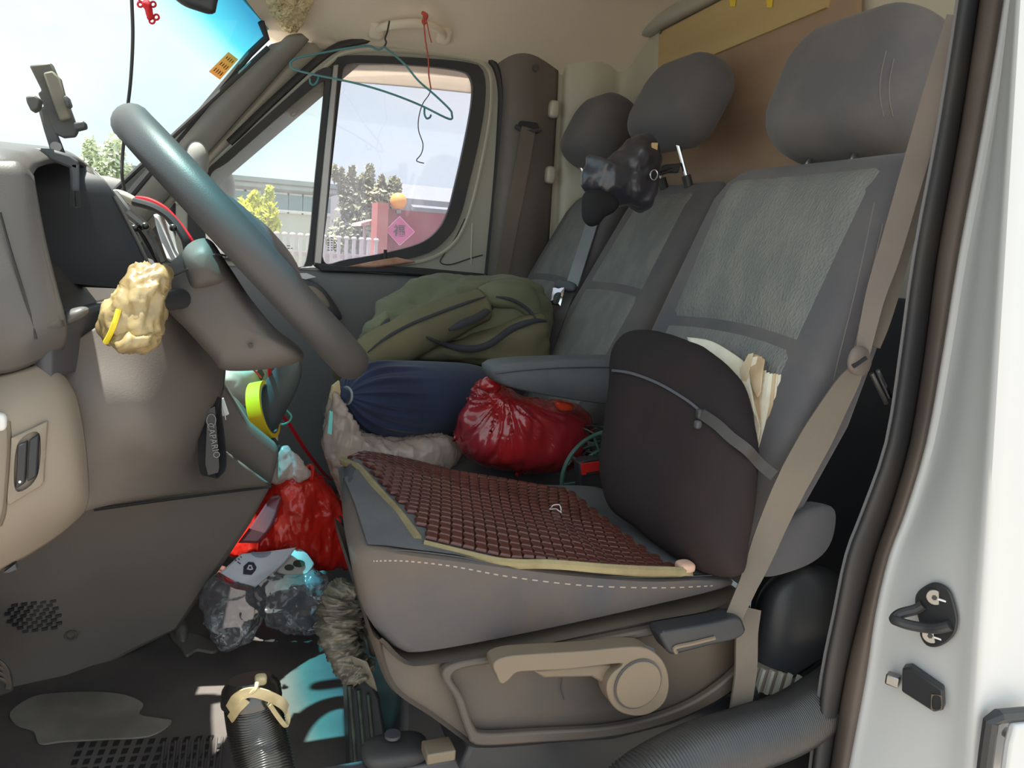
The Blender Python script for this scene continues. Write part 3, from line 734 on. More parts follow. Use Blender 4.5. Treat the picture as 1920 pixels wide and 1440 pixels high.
# main body across the cab
prof = [(-.95, 1.30), (-.60, 1.345), (-.34, 1.36), (-.22, 1.34), (-.17, 1.27), (-.19, 1.15), (-.24, 1.02), (-.34, .92), (-.6, .88), (-.95, .88)]
mo('dash_body', loft([[V((x+dx, y, z+dz)) for x, z in prof] for y, dx, dz in ((.66, -.10, -.03), (.84, -.06, -.03), (1.0, -.03, 0), (1.3, 0, 0), (1.5, .04, 0), (1.9, .08, -.02), (2.24, .02, -.04))]), MATS['pl_dash'], da, 40, bevel=.012)
mo('firewall', box((-.55, 1.45, .80), (.04, 1.6, .55)), MATS['pl_black'], da, 30)
# instrument hood: an arch open to the driver
near_rim = pts([(122, 612), (104, 530), (82, 440), (62, 350)], .885)
far_rim = pts([(150, 303), (205, 350), (248, 425), (283, 500)], 1.27)
archR = near_rim + [at(66, 320, .90), at(84, 308, .95), at(112, 302, 1.05)] + far_rim + [at(286, 545, 1.27)]
archR = cat_(archR, 4)
rows = [[p+NEAR*0 for p in archR]]
for dx, dz, dy in ((-.012, .012, -.012), (-.05, .014, -.018), (-.14, .012, -.018), (-.30, -.004, -.014), (-.45, -.03, -.01)):
    rows.append([p + V((dx, 0, 0)) + Z_*(dz*min(1, max(0, (p.z-1.36)*12))) + Y_*(dy*(1 if p.y < .93 else (-1 if p.y > 1.2 else 0))) for p in archR])
mo('instrument_hood', patch(rows, 1, 2), MATS['pl_hood'], da, 60, solid=.006)
# inner walls + cluster
rows = [[p for p in archR]]
cen = V((sum(p.x for p in archR)/len(archR), 1.08, 1.40))
for dx, k in ((-.05, .97), (-.13, .92)):
    rows.append([V((p.x+dx, cen.y+(p.y-cen.y)*k, cen.z+(p.z-cen.z)*k)) for p in archR])
M('cluster_dark', (66, 67, 73), (72, 72, 77), 5, .45)
mo('hood_lining', patch(rows), MATS['cluster_dark'], da, 60)
face = [V((p.x-.125, cen.y+(p.y-cen.y)*.93, cen.z+(p.z-cen.z)*.93)) for p in archR]
cl = mo('cluster_face', prism(face, V((-.01, 0, 0))), MATS['cluster_dark'], da, 30)
for yy in (1.0, 1.16):
    fc = V((cen.x-.115, yy, 1.42))
    mo('dial', disc(fc, X_, .055, .006, 36), M('dial_face%d' % (yy*100), (24, 25, 28), rough=.3), cl, 30)
    mo('needle', tube([fc+X_*.008, fc+V((.008, .03, -.03))], .0015, 5), MATS['red_pl'], cl)
# near end cheek of the dash, below the hood, with its seam
rows = [pts([(-90, 300, .86), (0, 302, .87), (40, 305, .875), (64, 330, .885)]),
        pts([(-90, 450, .85), (0, 450, .86), (50, 445, .87), (84, 440, .885)]),
        pts([(-90, 560, .85), (10, 560, .855), (64, 545, .868), (108, 540, .885)]),
        pts([(-90, 650, .86), (30, 640, .86), (84, 625, .872), (126, 612, .89)]),
        pts([(-90, 705, .88), (10, 700, .88), (70, 680, .90), (120, 655, .93)])]
mo('hood_cheek', patch(rows, 5, 4), MATS['pl_hood'], da, 60, solid=.012, off=1)
mo('seam', tube(cat_(pts([(0, 398, .858), (20, 470, .858), (48, 560, .861), (68, 636, .866)]), 5), .0012, 5), MATS['pl_black'], da)
mo('vent_bezel', puff(pts([(122, 585), (150, 575), (166, 578), (162, 590), (136, 604), (122, 606)], .90), NEAR, .012, .01, 30), MATS['pl_hood'], da)
# dark column of dash between hood and knee panel
mo('dash_throat', patch([pts([(100, 600, .92), (170, 580, 1.0), (240, 560, 1.1), (330, 540, 1.22)]), pts([(96, 660, .90), (150, 640, .97), (230, 610, 1.08), (330, 590, 1.2)]), pts([(96, 720, .90), (130, 700, .94), (200, 690, 1.05), (330, 680, 1.2)])], 4, 4), MATS['pl_dark'], da, 60, solid=.02, off=1)
# knee panel
rows = [pts([(140, 640, .97), (196, 604, .98), (250, 582, 1.0), (320, 575, 1.06), (380, 640, 1.14), (424, 690, 1.2)]),
        pts([(100, 700, .96), (180, 668, .965), (260, 672, .98), (330, 690, 1.03), (390, 715, 1.1), (418, 735, 1.18)]),
        pts([(125, 745, .95), (200, 740, .95), (275, 770, .965), (330, 800, 1.02), (365, 800, 1.09), (400, 775, 1.18)]),
        pts([(145, 800, .95), (218, 812, .955), (285, 838, .99), (330, 848, 1.06), (362, 838, 1.14), (392, 818, 1.22)]),
        pts([(155, 870, .96), (226, 872, .99), (290, 878, 1.06), (340, 878, 1.14), (385, 865, 1.24), (430, 850, 1.30)]),
        pts([(160, 958, .99), (246, 938, 1.06), (320, 928, 1.15), (380, 922, 1.24), (440, 917, 1.31), (512, 911, 1.36)])]
mo('knee_panel', patch(rows, 5, 5), MATS['pl_dash_l'], da, 80, solid=.012, off=1)
# beige lower end panel
rows = [pts([(-90, 725, 0.885), (0, 702, 0.885), (50, 690, 0.895), (88, 678, 0.915), (104, 684, 0.935)]),
        pts([(-90, 780, 0.860), (0, 765, 0.860), (60, 752, 0.870), (118, 735, 0.895), (142, 738, 0.925)]),
        pts([(-90, 860, 0.850), (0, 850, 0.850), (70, 840, 0.860), (138, 822, 0.885), (160, 824, 0.925)]),
        pts([(-90, 950, 0.850), (0, 945, 0.850), (70, 930, 0.860), (145, 905, 0.885), (167, 905, 0.925)]),
        pts([(-90, 1040, 0.865), (0, 1020, 0.865), (66, 990, 0.875), (140, 955, 0.900), (166, 940, 0.935)]),
        pts([(-90, 1095, 0.885), (-20, 1078, 0.895), (40, 1050, 0.905), (110, 1005, 0.935), (158, 962, 0.965)])]
lp = mo('lower_panel', patch(rows, 5, 5), MATS['pl_beige'], da, 80, solid=.02, off=1)
def lpn(px, py, l=0): return on(lp, px, py, 0, Y=.86)+NEAR*l
mo('switch_frame', ring([lpn(*q, .003) for q in ((24, 818), (92, 786), (84, 905), (16, 946))], [lpn(*q, .003) for q in ((36, 830), (76, 810), (72, 890), (32, 916))], NEAR*.004, 40), MATS['pl_beige'], lp, 30, bevel=.001)
for q in (((37, 832), (54, 823), (50, 902), (32, 913)), ((58, 821), (76, 811), (72, 889), (54, 900))):
    s_ = mo('rocker_switch', prism([lpn(*z, .001) for z in q], NEAR*.007), MATS['pl_black'], lp, 30, bevel=.0015)
mo('indicator', disc(lpn(41, 899, .008), NEAR, .0012, .001, 10), MATS['white_pl'], lp, 0)
mo('panel_seam', tube(cat_([lpn(*q) for q in ((16, 790), (18, 830), (14, 900), (8, 960), (0, 985))], 4), .002, 5), MATS['pl_knob'], lp)
mo('button', superell(lpn(-4, 790, .002), X_, Z_, Y_, .008, .009, .006), MATS['white_pl'], lp, 180)  # no real button: white blob standing in for a highlight on the panel
mo('release_tab', prism(pts([(10, 1068), (32, 1052), (35, 1062), (20, 1068)], .90), NEAR*.008), MATS['pl_dark'], lp, 30)
# side of the centre console, seen beyond the pedals, with heater slots
ko = pts([(404, 690, 1.30), (430, 738, 1.33), (470, 800, 1.35), (526, 846, 1.37), (508, 915, 1.37), (470, 985, 1.39), (410, 1075, 1.42), (335, 1182, 1.46), (260, 1220, 1.44), (180, 1262, 1.42), (120, 1318, 1.40), (-90, 1400, 1.38), (-90, 960, 1.36), (170, 940, 1.33), (380, 780, 1.30)])
cs_ = mo('console_side', prism(ko, Y_*.05), MATS['pl_dash_l'], da, 30, bevel=.012)
mo('console_seam', tube(cat_(pts([(176, 956, 1.325), (260, 944, 1.335), (380, 928, 1.345), (508, 912, 1.36)]), 5), .0025, 5), MATS['pl_black'], da)
for r_ in range(10):
    for c_ in range(5 if r_ % 2 else 6):
        px = 8+c_*18+(9 if r_ % 2 else 0)-abs(r_-4)*1.0+r_*1.5; py = 1131+r_*7.2-(px-60)*.115
        if (px-62)**2/58**2+(py-1150)**2/36**2 > 1.05: continue
        a_ = on(cs_, px, py, .001, Y=1.37); d_ = (on(cs_, px+11, py-1.8, .001, Y=1.37)-a_)
        mo('heater_slot', box(a_+d_*.5, (d_.length, .004, .0045), (d_.normalized(), Y_, Z_)), MATS['pl_black'], da, 0)
mo('clip_ring', tube([on(cs_, 133, 1191, .002, Y=1.37)+V((.008*math.cos(a_), 0, .008*math.sin(a_))) for a_ in [2*PI*k/20 for k in range(20)]], .0017, 6, closed=True), MATS['pl_dash'], da)
pd = thing('pedal', 'ribbed rubber pedal at the left edge of the footwell', 'pedal', at(0, 1290, 1.25))
po = pts([(-60, 1225), (-10, 1240), (12, 1262), (16, 1288), (10, 1304), (-60, 1310)], 1.22)
pp = mo('pad', prism(resample(cat_(po, 4, True), 40), V((.01, -.015, .012))), MATS['rubber'], pd, 40, bevel=.004)
for k in range(4): mo('rib', tube(cat_([p+V((.011, -.018, .012)) for p in pts([(-50, 1232+k*12), (-8, 1246+k*10), (6+k, 1270+k*6), (4+k, 1294)], 1.22)], 4), .0028, 6), MATS['rubber_br'], pp)
mo('arm', tube([at(-30, 1270, 1.24), at(-120, 1150, 1.25)], .008, 8), MATS['pl_black'], pd)
# ---------------------------------------------------------------- steering column and wheel
sc_ = thing('steering_column', 'grey steering column shroud behind the wheel', 'steering column', at(420, 590, 1.06))
ol = pts([(306, 512), (345, 470), (372, 452), (398, 456), (430, 500), (470, 560), (520, 620), (566, 656), (560, 674), (500, 688), (420, 690), (398, 668), (350, 615), (310, 570)], 1.05)
sh = mo('shroud', puff(ol, NEAR, .075, .075, 70, 9, .35), MATS['pl_dash'], sc_, 180)
mo('split_line', tube(cat_(pts([(318, 520, .975), (360, 500, .972), (400, 478, .972), (424, 480, .985)]), 5), .0015, 5), MATS['pl_black'], sc_)
mo('cowl', puff(pts([(344, 470), (372, 448), (400, 455), (432, 512), (428, 530), (398, 540), (362, 545), (348, 520)], 1.04), NEAR, .078, .06, 40, 7, .5), MATS['pl_dash'], sc_, 180)
mo('screw_hole', disc(at(470, 648, .972), NEAR, .003, .003, 10), MATS['pl_black'], sc_, 0)
mo('stalk', tube([at(340, 560, .98), at(290, 568, .93), at(250, 580, .90)], [.012, .010, .009], 12), MATS['pl_black'], sc_)

sw_ = thing('steering_wheel', 'dark grey steering wheel seen edge-on from the side', 'steering wheel', at(467, 466, 1.03))
WC = at(466, 470, 1.03); WD = (at(680, 700, 1.03)-at(255, 235, 1.03)).normalized(); WN = WD.cross(Y_)
if WN.x < 0: WN = -WN
WR = .188
rim = []
for k in range(96):
    a_ = 2*PI*k/96; d = WD*math.cos(a_)+Y_*math.sin(a_)
    rr = .0195+.0018*max(0, math.cos(2*a_+.6))
    rim.append([WC + d*(WR+rr*math.cos(b_)) + WN*(rr*1.08*math.sin(b_)) for b_ in [2*PI*j/18 for j in range(18)]])
mo('rim', loft(rim+[rim[0]], cap=False), M('wheel_rim', (66, 66, 69), (75, 73, 72), 5, .45, bump=(700, .1)), sw_, 180)
hub = mo('hub_pad', superell(WC+WN*.006, WD, WN, Y_, .082, .028, .085, 2.6, 32, 18), MATS['pl_dark'], sw_, 180)
for a_, wd in ((PI/2-.25, .04), (-PI/2+.25, .04), (.35, .036), (-.35, .036)):
    d = WD*math.cos(a_)+Y_*math.sin(a_); s_ = d.cross(WN)
    mo('spoke', loft([[WC+d*r_+s_*(wd/2*m_)*x+WN*(h_+.009*z) for x, z in ((-1, -1), (1, -1), (1, 1), (-1, 1))] for r_, m_, h_ in ((.05, 1.3, .012), (.10, 1.1, .004), (.15, .9, 0), (WR, .8, 0))]), MATS['pl_dark'], sw_, 40, bevel=.004)
for k in range(5):
    a_ = PI/2+PI+.05+k*.0; c_ = WC + Y_*-.10 + WD*(-.03+k*.014)+WN*.016
    mo('button', superell(c_, WD, WN, Y_, .006, .007, .010, 3, 16, 10), MATS['steel' if k in (1, 3) else 'pl_black'], sw_, 180)
mo('airbag_cover', superell(WC+WN*.016+WD*.01, WD, WN, Y_, .058, .022, .06, 2.4, 28, 14), MATS['pl_dash'], sw_, 180)
# ---------------------------------------------------------------- tiled seat cover
cush = [o for o in ds.children if o.name.startswith('cushion')][0]
cov = thing('tiled_seat_cover', 'brown tiled cooling mat with olive edge on the driver seat', 'seat cover', on(cush, 900, 950))
def cq(px, py, z): return az(px, py, z)
c00 = cq(800, 1020, 1.05); c01 = cq(655, 868, 1.058); c10 = cq(1284, 1066, 1.00); c11 = cq(1066, 900, 1.032)
def cov_xy(s_, t_):                        # s front->rear, t near->far
    p = c00.lerp(c10, s_).lerp(c01.lerp(c11, s_), t_)
    bulge = .055*math.sin(PI*min(1, max(0, s_)*1.1)**.8)*t_ + .018*math.sin(PI*s_)*(1-t_)*-1
    return V((p.x, p.y+bulge*.9, p.z))
def cov_p(s_, t_, l=0):
    p = cov_xy(s_, t_); h = drop(cush, p.x, p.y)
    z = p.z if h is None else max(h.z, p.z-.02) if h.z > .95 else p.z
    return V((p.x, p.y, z+.004+l))
G = [[cov_p(-.035+1.05*i/30, -.03+1.06*j/24) for i in range(31)] for j in range(25)]
for it in range(3):
    for j in range(1, 24):
        for i in range(1, 30): G[j][i].z = (G[j][i].z*2+G[j][i-1].z+G[j][i+1].z+G[j-1][i].z+G[j+1][i].z)/6
for it in range(6):                         # even out the rim as well
    for j in (0, 24):
        for i in range(1, 30): G[j][i].z = (G[j][i-1].z+G[j][i].z*2+G[j][i+1].z)/4
    for i in (0, 30):
        for j in range(1, 24): G[j][i].z = (G[j-1][i].z+G[j][i].z*2+G[j+1][i].z)/4
for r in G:
    for p in r: p.z -= .002
backing = mo('backing', patch(G), M('olive_web', (150, 138, 104), (136, 124, 92), 30, .9, bump=(800, .4)), cov, 180, solid=.007, off=-1)
def cov_s(s_, t_):
    x = (s_+.035)/1.05*30; y = (t_+.03)/1.06*24; i = min(29, max(0, int(x))); j = min(23, max(0, int(y))); u = x-i; v_ = y-j
    return G[j][i].lerp(G[j][i+1], u).lerp(G[j+1][i].lerp(G[j+1][i+1], u), v_)
tm = M('brown_tile', (94, 52, 44), (76, 42, 37), 25, .32, spec=.5)
TN, TM = 23, 19
tl_ = []
me_t = None
for j in range(TM):
    for i in range(TN):
        s_ = (i+.5+(.5 if j % 2 else 0))/(TN+.5); t_ = (j+.5)/TM
        a = cov_s(max(0, s_-.018), t_); b = cov_s(min(1, s_+.018), t_); c = cov_s(s_, max(0, t_-.022)); d = cov_s(s_, min(1, t_+.022)); o = cov_s(s_, t_)
        X1 = (b-a).normalized(); Y1 = (d-c); Y1 = (Y1-X1*Y1.dot(X1)).normalized(); Z1 = X1.cross(Y1)
        tl_.append((o+Z1*.0022, X1, Y1, Z1, (cov_s(min(1, s_+.5/TN), t_)-cov_s(max(0, s_-.5/TN), t_)).length, (cov_s(s_, min(1, t_+.5/TM))-cov_s(s_, max(0, t_-.5/TM))).length))
def tile_mesh():
    bm = bmesh.new()
    out = [(-.48, -.44), (.38, -.44), (.48, -.30), (.48, .30), (.38, .44), (-.48, .44), (-.36, .15), (-.36, -.15)]
    lo = [bm.verts.new((x, y, 0)) for x, y in out]; hi = [bm.verts.new((x*.98, y*.97, .7)) for x, y in out]; tp = [bm.verts.new((x*.84, y*.82, 1.0)) for x, y in out]
    n = len(out)
    for k in range(n):
        bm.faces.new((lo[k], lo[(k+1) % n], hi[(k+1) % n], hi[k])); bm.faces.new((hi[k], hi[(k+1) % n], tp[(k+1) % n], tp[k]))
    bm.faces.new(tp); bmesh.ops.recalc_face_normals(bm, faces=bm.faces)
    me = bpy.data.meshes.new('tile'); bm.to_mesh(me); bm.free(); me.materials.append(tm); me.shade_smooth(); me.set_sharp_from_angle(angle=math.radians(50)); return me
me_t = tile_mesh()
tl_.sort(key=lambda q: (q[0]-CAM).length)
WL = WORLD_LOC[cov.name]
sv, sf = [], []
for k, (o, X1, Y1, Z1, lx, ly) in enumerate(tl_):
    mt = Matrix(((X1.x*lx, Y1.x*ly, Z1.x*.0042, o.x), (X1.y*lx, Y1.y*ly, Z1.y*.0042, o.y), (X1.z*lx, Y1.z*ly, Z1.z*.0042, o.z), (0, 0, 0, 1)))
    if k < 300:
        q = bpy.data.objects.new('tile', me_t); COL.objects.link(q); q.parent = cov; q.matrix_parent_inverse = Matrix.Translation(-WL); q.matrix_basis = mt
    else:
        n0 = len(sv); sv += [mt @ v.co for v in me_t.vertices]; sf += [tuple(i+n0 for i in p.vertices) for p in me_t.polygons]
rest = mo('tiles', (sv, sf), tm, cov, 50); rest['kind'] = 'stuff'
mo('edge_binding', tube(cat_([cov_s(s_, -.025) for s_ in [k/12*1.0-.02 for k in range(13)]], 3), .005, 6), MATS['olive_web'], cov)
mo('edge_binding', tube(cat_([cov_s(-.03, t_) for t_ in [k/12 for k in range(13)]], 3), .0055, 6), MATS['olive_web'], cov)
mo('corner_tab', superell(cov_s(1.0, .0)+V((.0, 0, .006)), X_, Z_, Y_, .012, .007, .012, 3), M('tab_tan', (196, 160, 140), rough=.6), cov, 180)
mo('thread', tube(cat_([cov_s(.78, .62)+V((.012*math.cos(a_)*(.6+.3*math.sin(3*a_)), .014*math.sin(a_), .009+.003*math.sin(2*a_))) for a_ in [k*.7 for k in range(12)]], 5), .0007, 5), MATS['white_pl'], cov)

# ---------------------------------------------------------------- lumbar cushion and papers on the driver's seat
lum = thing('lumbar_cushion', 'dark brown lumbar cushion with strap leaning on the driver backrest', 'cushion', on(cush, 1250, 1020))
def onpl(px, py, p0, n):
    d = ray(px, py); return CAM + d*((p0-CAM).dot(n)/d.dot(n))
LP0 = BP+NB*.15; LN = (NB+V((0, -.22, 0))).normalized()
LO = [(1152, 720), (1160, 660), (1180, 628), (1215, 619), (1265, 628), (1330, 652), (1385, 700), (1408, 760), (1416, 830), (1410, 920), (1396, 1010), (1386, 1082), (1330, 1078), (1270, 1050), (1200, 1000), (1150, 950), (1138, 880), (1143, 800)]
lo = [onpl(a, b, LP0, LN) for a, b in LO]
lm = M('lumbar_fab', (50, 40, 41), (42, 38, 40), 4, .85, bump=(500, .3), spec=.2)
lb = remesh(mo('body', puff(lo, LN, .045, .05, 84, 10, .5), lm, lum, 180), .006)
wrinkle(lb, .006, 8, 3, (1, 1, .6), 3)
mo('seam', band(lb, [(1150, 695), (1190, 702), (1240, 722), (1290, 752), (1322, 778)], 5, .002, 6), M('lumbar_seam', (84, 84, 92), rough=.7), lum)
mo('strap', strap(cat_([on(lb, 1318, 778, .003), on(lb, 1345, 798, .005), on(lb, 1370, 822, .006), on(lb, 1395, 845, .008), at(1425, 870, .80), at(1452, 892, .785)], 5), .015, V((.4, 0, .9))), MATS['rubber'], lum)
mo('zip_end', superell(on(lb, 1314, 778, .002), X_, Z_, Y_, .006, .008, .005), MATS['pl_black'], lum, 180)
mo('zip_end', superell(on(lb, 1310, 797, .002), X_, Z_, Y_, .005, .006, .005), MATS['pl_dark'], lum, 180)

pp_ = thing('worn_booklet', 'dog-eared booklet with yellowed fanned pages stuck behind the lumbar cushion', 'booklet', at(1410, 880, .97))
pm = [M('page_a', (222, 214, 196), (196, 176, 148), 14, .9), M('page_b', (204, 182, 150), (176, 146, 112), 14, .9), M('page_c', (232, 228, 214), (214, 204, 184), 14, .9)]
ends = [(1412, 662), (1420, 668), (1428, 668), (1432, 672), (1436, 694), (1442, 698), (1448, 700), (1454, 700), (1458, 701), (1464, 702), (1470, 704), (1476, 707)]
def bkp(px, py, l=0): return onpl(px, py, LP0-LN*(.045-l), LN)
for k, (ex, ey) in enumerate(ends):
    l_ = .010-.002*k
    a = [bkp(ex-9, ey+2, l_), bkp(ex, ey, l_), bkp(ex-14+k*1.2, ey+60, l_), bkp(1424+k*.8, 800+k*3, l_), bkp(1412+k*.3, 868+k*2, l_), bkp(1396, 866, l_), bkp(1392, 760, l_), bkp(ex-24, ey+30, l_)]
    mo('page', prism(a, LN*-.0015), pm[(k*2+k//3) % 3], pp_, 0)
mo('cover_sheet', patch([[bkp(1288, 632, 0), bkp(1335, 640, .0), bkp(1388, 672, 0), bkp(1402, 690, .004)], [bkp(1292, 644, .004), bkp(1330, 660, .004), bkp(1380, 695, .008), bkp(1410, 735, .012)], [bkp(1300, 660, .004), bkp(1345, 690, .006), bkp(1385, 730, .010), bkp(1416, 780, .014)]], 4, 4), pm[2], pp_, 180, solid=.0015)
mo('torn_leaf', patch([[bkp(1398, 668, .002), bkp(1416, 664, .004), bkp(1434, 674, .006)], [bkp(1404, 690, .008), bkp(1414, 706, .012), bkp(1430, 698, .012)], [bkp(1408, 720, .012), bkp(1418, 745, .016), bkp(1426, 735, .016)]], 4, 4), pm[1], pp_, 180, solid=.0015)

# ---------------------------------------------------------------- seat belts
b1 = thing('driver_seat_belt', 'beige driver seat belt with plastic tongue hanging beside the backrest', 'seat belt', at(1612, 680, .77))
mo('upper_webbing', strap(cat_([at(1800, 30, .79), at(1765, 140, .785), at(1718, 300, .78), at(1672, 460, .775), at(1640, 560, .772), at(1616, 668, .768)], 5), [.031-.0002*k-(.0011*(k-17) if k > 17 else 0) for k in range(26)], V((.72, -.68, .1))), MATS['belt_brown'], b1)
mo('return_webbing', strap(cat_([at(1808, 60, .80), at(1745, 300, .79), at(1690, 500, .785), at(1660, 600, .778), at(1640, 650, .772)], 5), .014, V((.72, -.68, .1))), MATS['belt'], b1)
mo('lower_webbing', strap(cat_([at(1618, 674, .762), at(1575, 742, .77), at(1530, 822, .775), at(1485, 905, .775), at(1448, 985, .775), at(1412, 1075, .772), at(1374, 1160, .77)], 5), [.010, .014, .02, .026, .03, .032, .034, .036, .038, .040, .041, .041, .041, .041, .041, .040, .040, .039, .038, .037, .036, .035, .034, .032, .030, .028, .025, .024, .023, .022, .021], V((.85, -.35, .30))), MATS['belt'], b1)
mo('anchor_webbing', strap(cat_([at(1406, 1140, .785), at(1400, 1190, .775), at(1398, 1260, .772), at(1388, 1330, .772)], 5), .035, V((1, 0, 0))), MATS['belt'], b1)
tg = mo('tongue', superell(at(1612, 677, .765), V((.93, .2, -.3)).normalized(), V((.3, .1, .95)).normalized(), V((.2, -.97, 0)), .023, .019, .008, 2.4, 30, 14), MATS['belt_brown'], b1, 180)
mo('slot', prism([at(1596, 684, .756), at(1622, 668, .756), at(1625, 673, .756), at(1600, 690, .756)], NEAR*.002), MATS['pl_black'], tg, 0)
mo('prong', tube([at(1634, 700, .766), at(1662, 757, .764)], .003, 6), MATS['steel'], tg)
mo('prong', tube([at(1646, 694, .766), at(1670, 745, .764)], .003, 6), MATS['chrome'], tg)

bks = [o for o in pb.children if o.name.startswith('backrest') and 'insert' not in o.name]
b2 = thing('centre_seat_belt', 'light grey lap belt with steel tongue on the middle bench seat', 'seat belt', at(1060, 560, 1.7))
def mb(px, py, l=.012):
    best = None
    for q in pb.children:
        if q.type == 'MESH' and q.name.startswith('backrest'):
            h = bvh(q).ray_cast(CAM, ray(px, py).normalized())
            if h[0] is not None and (best is None or (h[0]-CAM).length < (best-CAM).length): best = h[0]
    return (best if best is not None else at(px, py, 1.75)) + V((-l*.8, -l*.5, l*.3))
mo('webbing', strap(cat_([mb(1122, 395), mb(1108, 440), mb(1092, 490), mb(1076, 540)], 6), .043, V((.5, -.8, .3))), MATS['belt_grey'], b2)
mo('webbing', strap(cat_([mb(1068, 560), mb(1052, 605), mb(1038, 645), mb(1026, 690)], 6), [.042-.0011*k for k in range(19)], V((.5, -.8, .3))), MATS['pl_dark'], b2)
t2 = mo('tongue', superell(mb(1067, 540, .02), V((.5, -.80, -.1)).normalized(), V((.25, .1, .95)).normalized(), V((-.8, -.5, .3)).normalized(), .034, .014, .011, 3, 28, 12), MATS['vinyl'], b2, 180)
a_ = [mb(q[0], q[1], .028) for q in ((1048, 546), (1070, 546), (1062, 580), (1043, 577))]
mo('plate', ring(a_, [mb(q[0], q[1], .028) for q in ((1052, 557), (1063, 556), (1058, 575), (1048, 573))], V((-.003, -.002, .001)), 32), MATS['chrome'], t2, 30)
b3 = thing('far_seat_belt', 'brown seat belt webbing hanging on the far pillar', 'seat belt', at(950, 450, 2.22))
mo('webbing', strap(cat_([at(991, 240, 2.228), at(976, 330, 2.222), at(956, 430, 2.215), at(938, 530, 2.21), at(925, 620, 2.2)], 5), .046, V((1, .1, 0))), MATS['belt_brown'], b3)

# buckle, loose plate and green fan grille between the seats
bk = thing('seat_belt_buckle', 'black seat belt buckle with red button beside the lumbar cushion', 'buckle', at(1110, 900, 1.25))
bo = pts([(1086, 868), (1100, 862), (1132, 860), (1137, 884), (1138, 920), (1090, 926)], 1.245)
bb_ = mo('housing', prism(bo, Y_*.028), MATS['pl_black'], bk, 30, bevel=.003)
mo('button', prism(pts([(1088, 869), (1131, 863), (1135, 885), (1090, 891)], 1.244), NEAR*.003), MATS['red_pl'], bk, 30, bevel=.001)
mo('slot', prism(pts([(1099, 886), (1123, 882), (1123, 886), (1099, 890)], 1.2405), NEAR*.001), MATS['pl_black'], bk, 0)
mo('stalk', tube([at(1112, 920, 1.262), at(1112, 990, 1.27)], .012, 8), MATS['pl_black'], bk)
fg = thing('fan_grille', 'dark green plastic fan grille behind the buckle', 'grille', at(1100, 900, 1.29))
gm = M('green_pl', (74, 108, 96), (60, 92, 82), 8, .4)
gc = at(1140, 896, 1.275); gr = (at(1054, 896, 1.275)-gc).length
mo('ring', tube([gc+V((math.cos(a_)*gr, 0, math.sin(a_)*gr*.95)) for a_ in [2*PI*k/48 for k in range(48)]], .0042, 8, closed=True), gm, fg)
mo('ring', tube([gc+V((math.cos(a_)*gr*.66, 0, math.sin(a_)*gr*.62)) for a_ in [2*PI*k/40 for k in range(40)]], .003, 8, closed=True), gm, fg)
for k in range(10):
    a_ = 2*PI*k/10+.1
    mo('spoke', tube([gc+V((math.cos(a_)*gr*.2, 0, math.sin(a_)*gr*.2)), gc+V((math.cos(a_)*gr, 0, math.sin(a_)*gr*.95))], .0026, 6), gm, fg)
lp_ = thing('metal_clip', 'small steel clip lying on the driver cushion beside the tiled mat', 'clip', on(cush, 1168, 964, Y=1.0))
mo('plate', box(on(cush, 1166, 963, .006, Y=1.0), (.034, .014, .004), (V((.75, -.66, -.06)).normalized(), V((.66, .75, 0)).normalized(), Z_)), MATS['chrome'], lp_, 30, bevel=.001)
mo('hinge', tube([on(cush, 1176, 968, .006, Y=1.0), on(cush, 1188, 976, .006, Y=1.0)], .003, 8), MATS['pl_black'], lp_)
# dark mesh roll behind the red bag
rb0 = thing('wire_coil', 'dark green coil of wire between the seats above the buckle', 'coil', at(1118, 835, 1.36))
for k in range(9):
    c_ = at(1118+random.uniform(-4, 4), 800+k*7, 1.36)
    mo('loop', tube(cat_([c_+V((.028*math.cos(a_), .02*math.sin(a_), .006*math.sin(a_*2+k))) for a_ in [2*PI*q/9 for q in range(9)]], 3, True), .002, 5, closed=True), gm if k % 2 else MATS['pl_black'], rb0)

# ---------------------------------------------------------------- black pouch hanging on the middle headrest
po_ = thing('black_pouch', 'crumpled black leather pouch with tan tab hanging below the middle headrest', 'pouch', at(1160, 330, 1.60))
bm_ = M('black_leather', (62, 62, 74), (48, 48, 56), 9, .32, spec=.6, coat=.25)
pmain = remesh(mo('body', puff(pts([(1098, 310), (1104, 290), (1130, 298), (1150, 285), (1176, 262), (1200, 249), (1222, 256), (1230, 290), (1232, 320), (1226, 360), (1214, 392), (1190, 402), (1168, 388), (1140, 388), (1112, 372), (1094, 340)], 1.58), NEAR, .05, .03, 72, 9, .8), bm_, po_, 180), .005)
wrinkle(pmain, .014, 13, 5, oct=3)
flap = mo('flap', puff(pts([(1092, 372), (1100, 358), (1120, 356), (1146, 366), (1160, 382), (1150, 398), (1132, 408), (1120, 422), (1104, 424), (1092, 408)], 1.545), NEAR, .02, .015, 40, 6, .8), M('black_cloth', (40, 40, 44), rough=.85), po_, 180)
mo('tab', prism(pts([(1221, 268), (1232, 268), (1229, 298), (1218, 298)], 1.545), NEAR*.004), M('tan_tab', (214, 184, 142), rough=.7), po_, 0)
mo('cord', tube(cat_(pts([(1225, 300, 1.55), (1226, 326, 1.55), (1250, 322, 1.6), (1276, 308, 1.66)]), 5), .004, 6), MATS['pl_black'], po_)
mo('strap', prism(pts([(1236, 320), (1252, 308), (1278, 306), (1273, 324), (1240, 324)], 1.62), Y_*.02), MATS['pl_black'], po_, 30, bevel=.002)
mo('ring', tube([at(1226, 328, 1.53)+V((.009*math.cos(a_), 0, .011*math.sin(a_))) for a_ in [2*PI*k/16 for k in range(16)]], .0015, 6, closed=True), MATS['chrome'], po_)
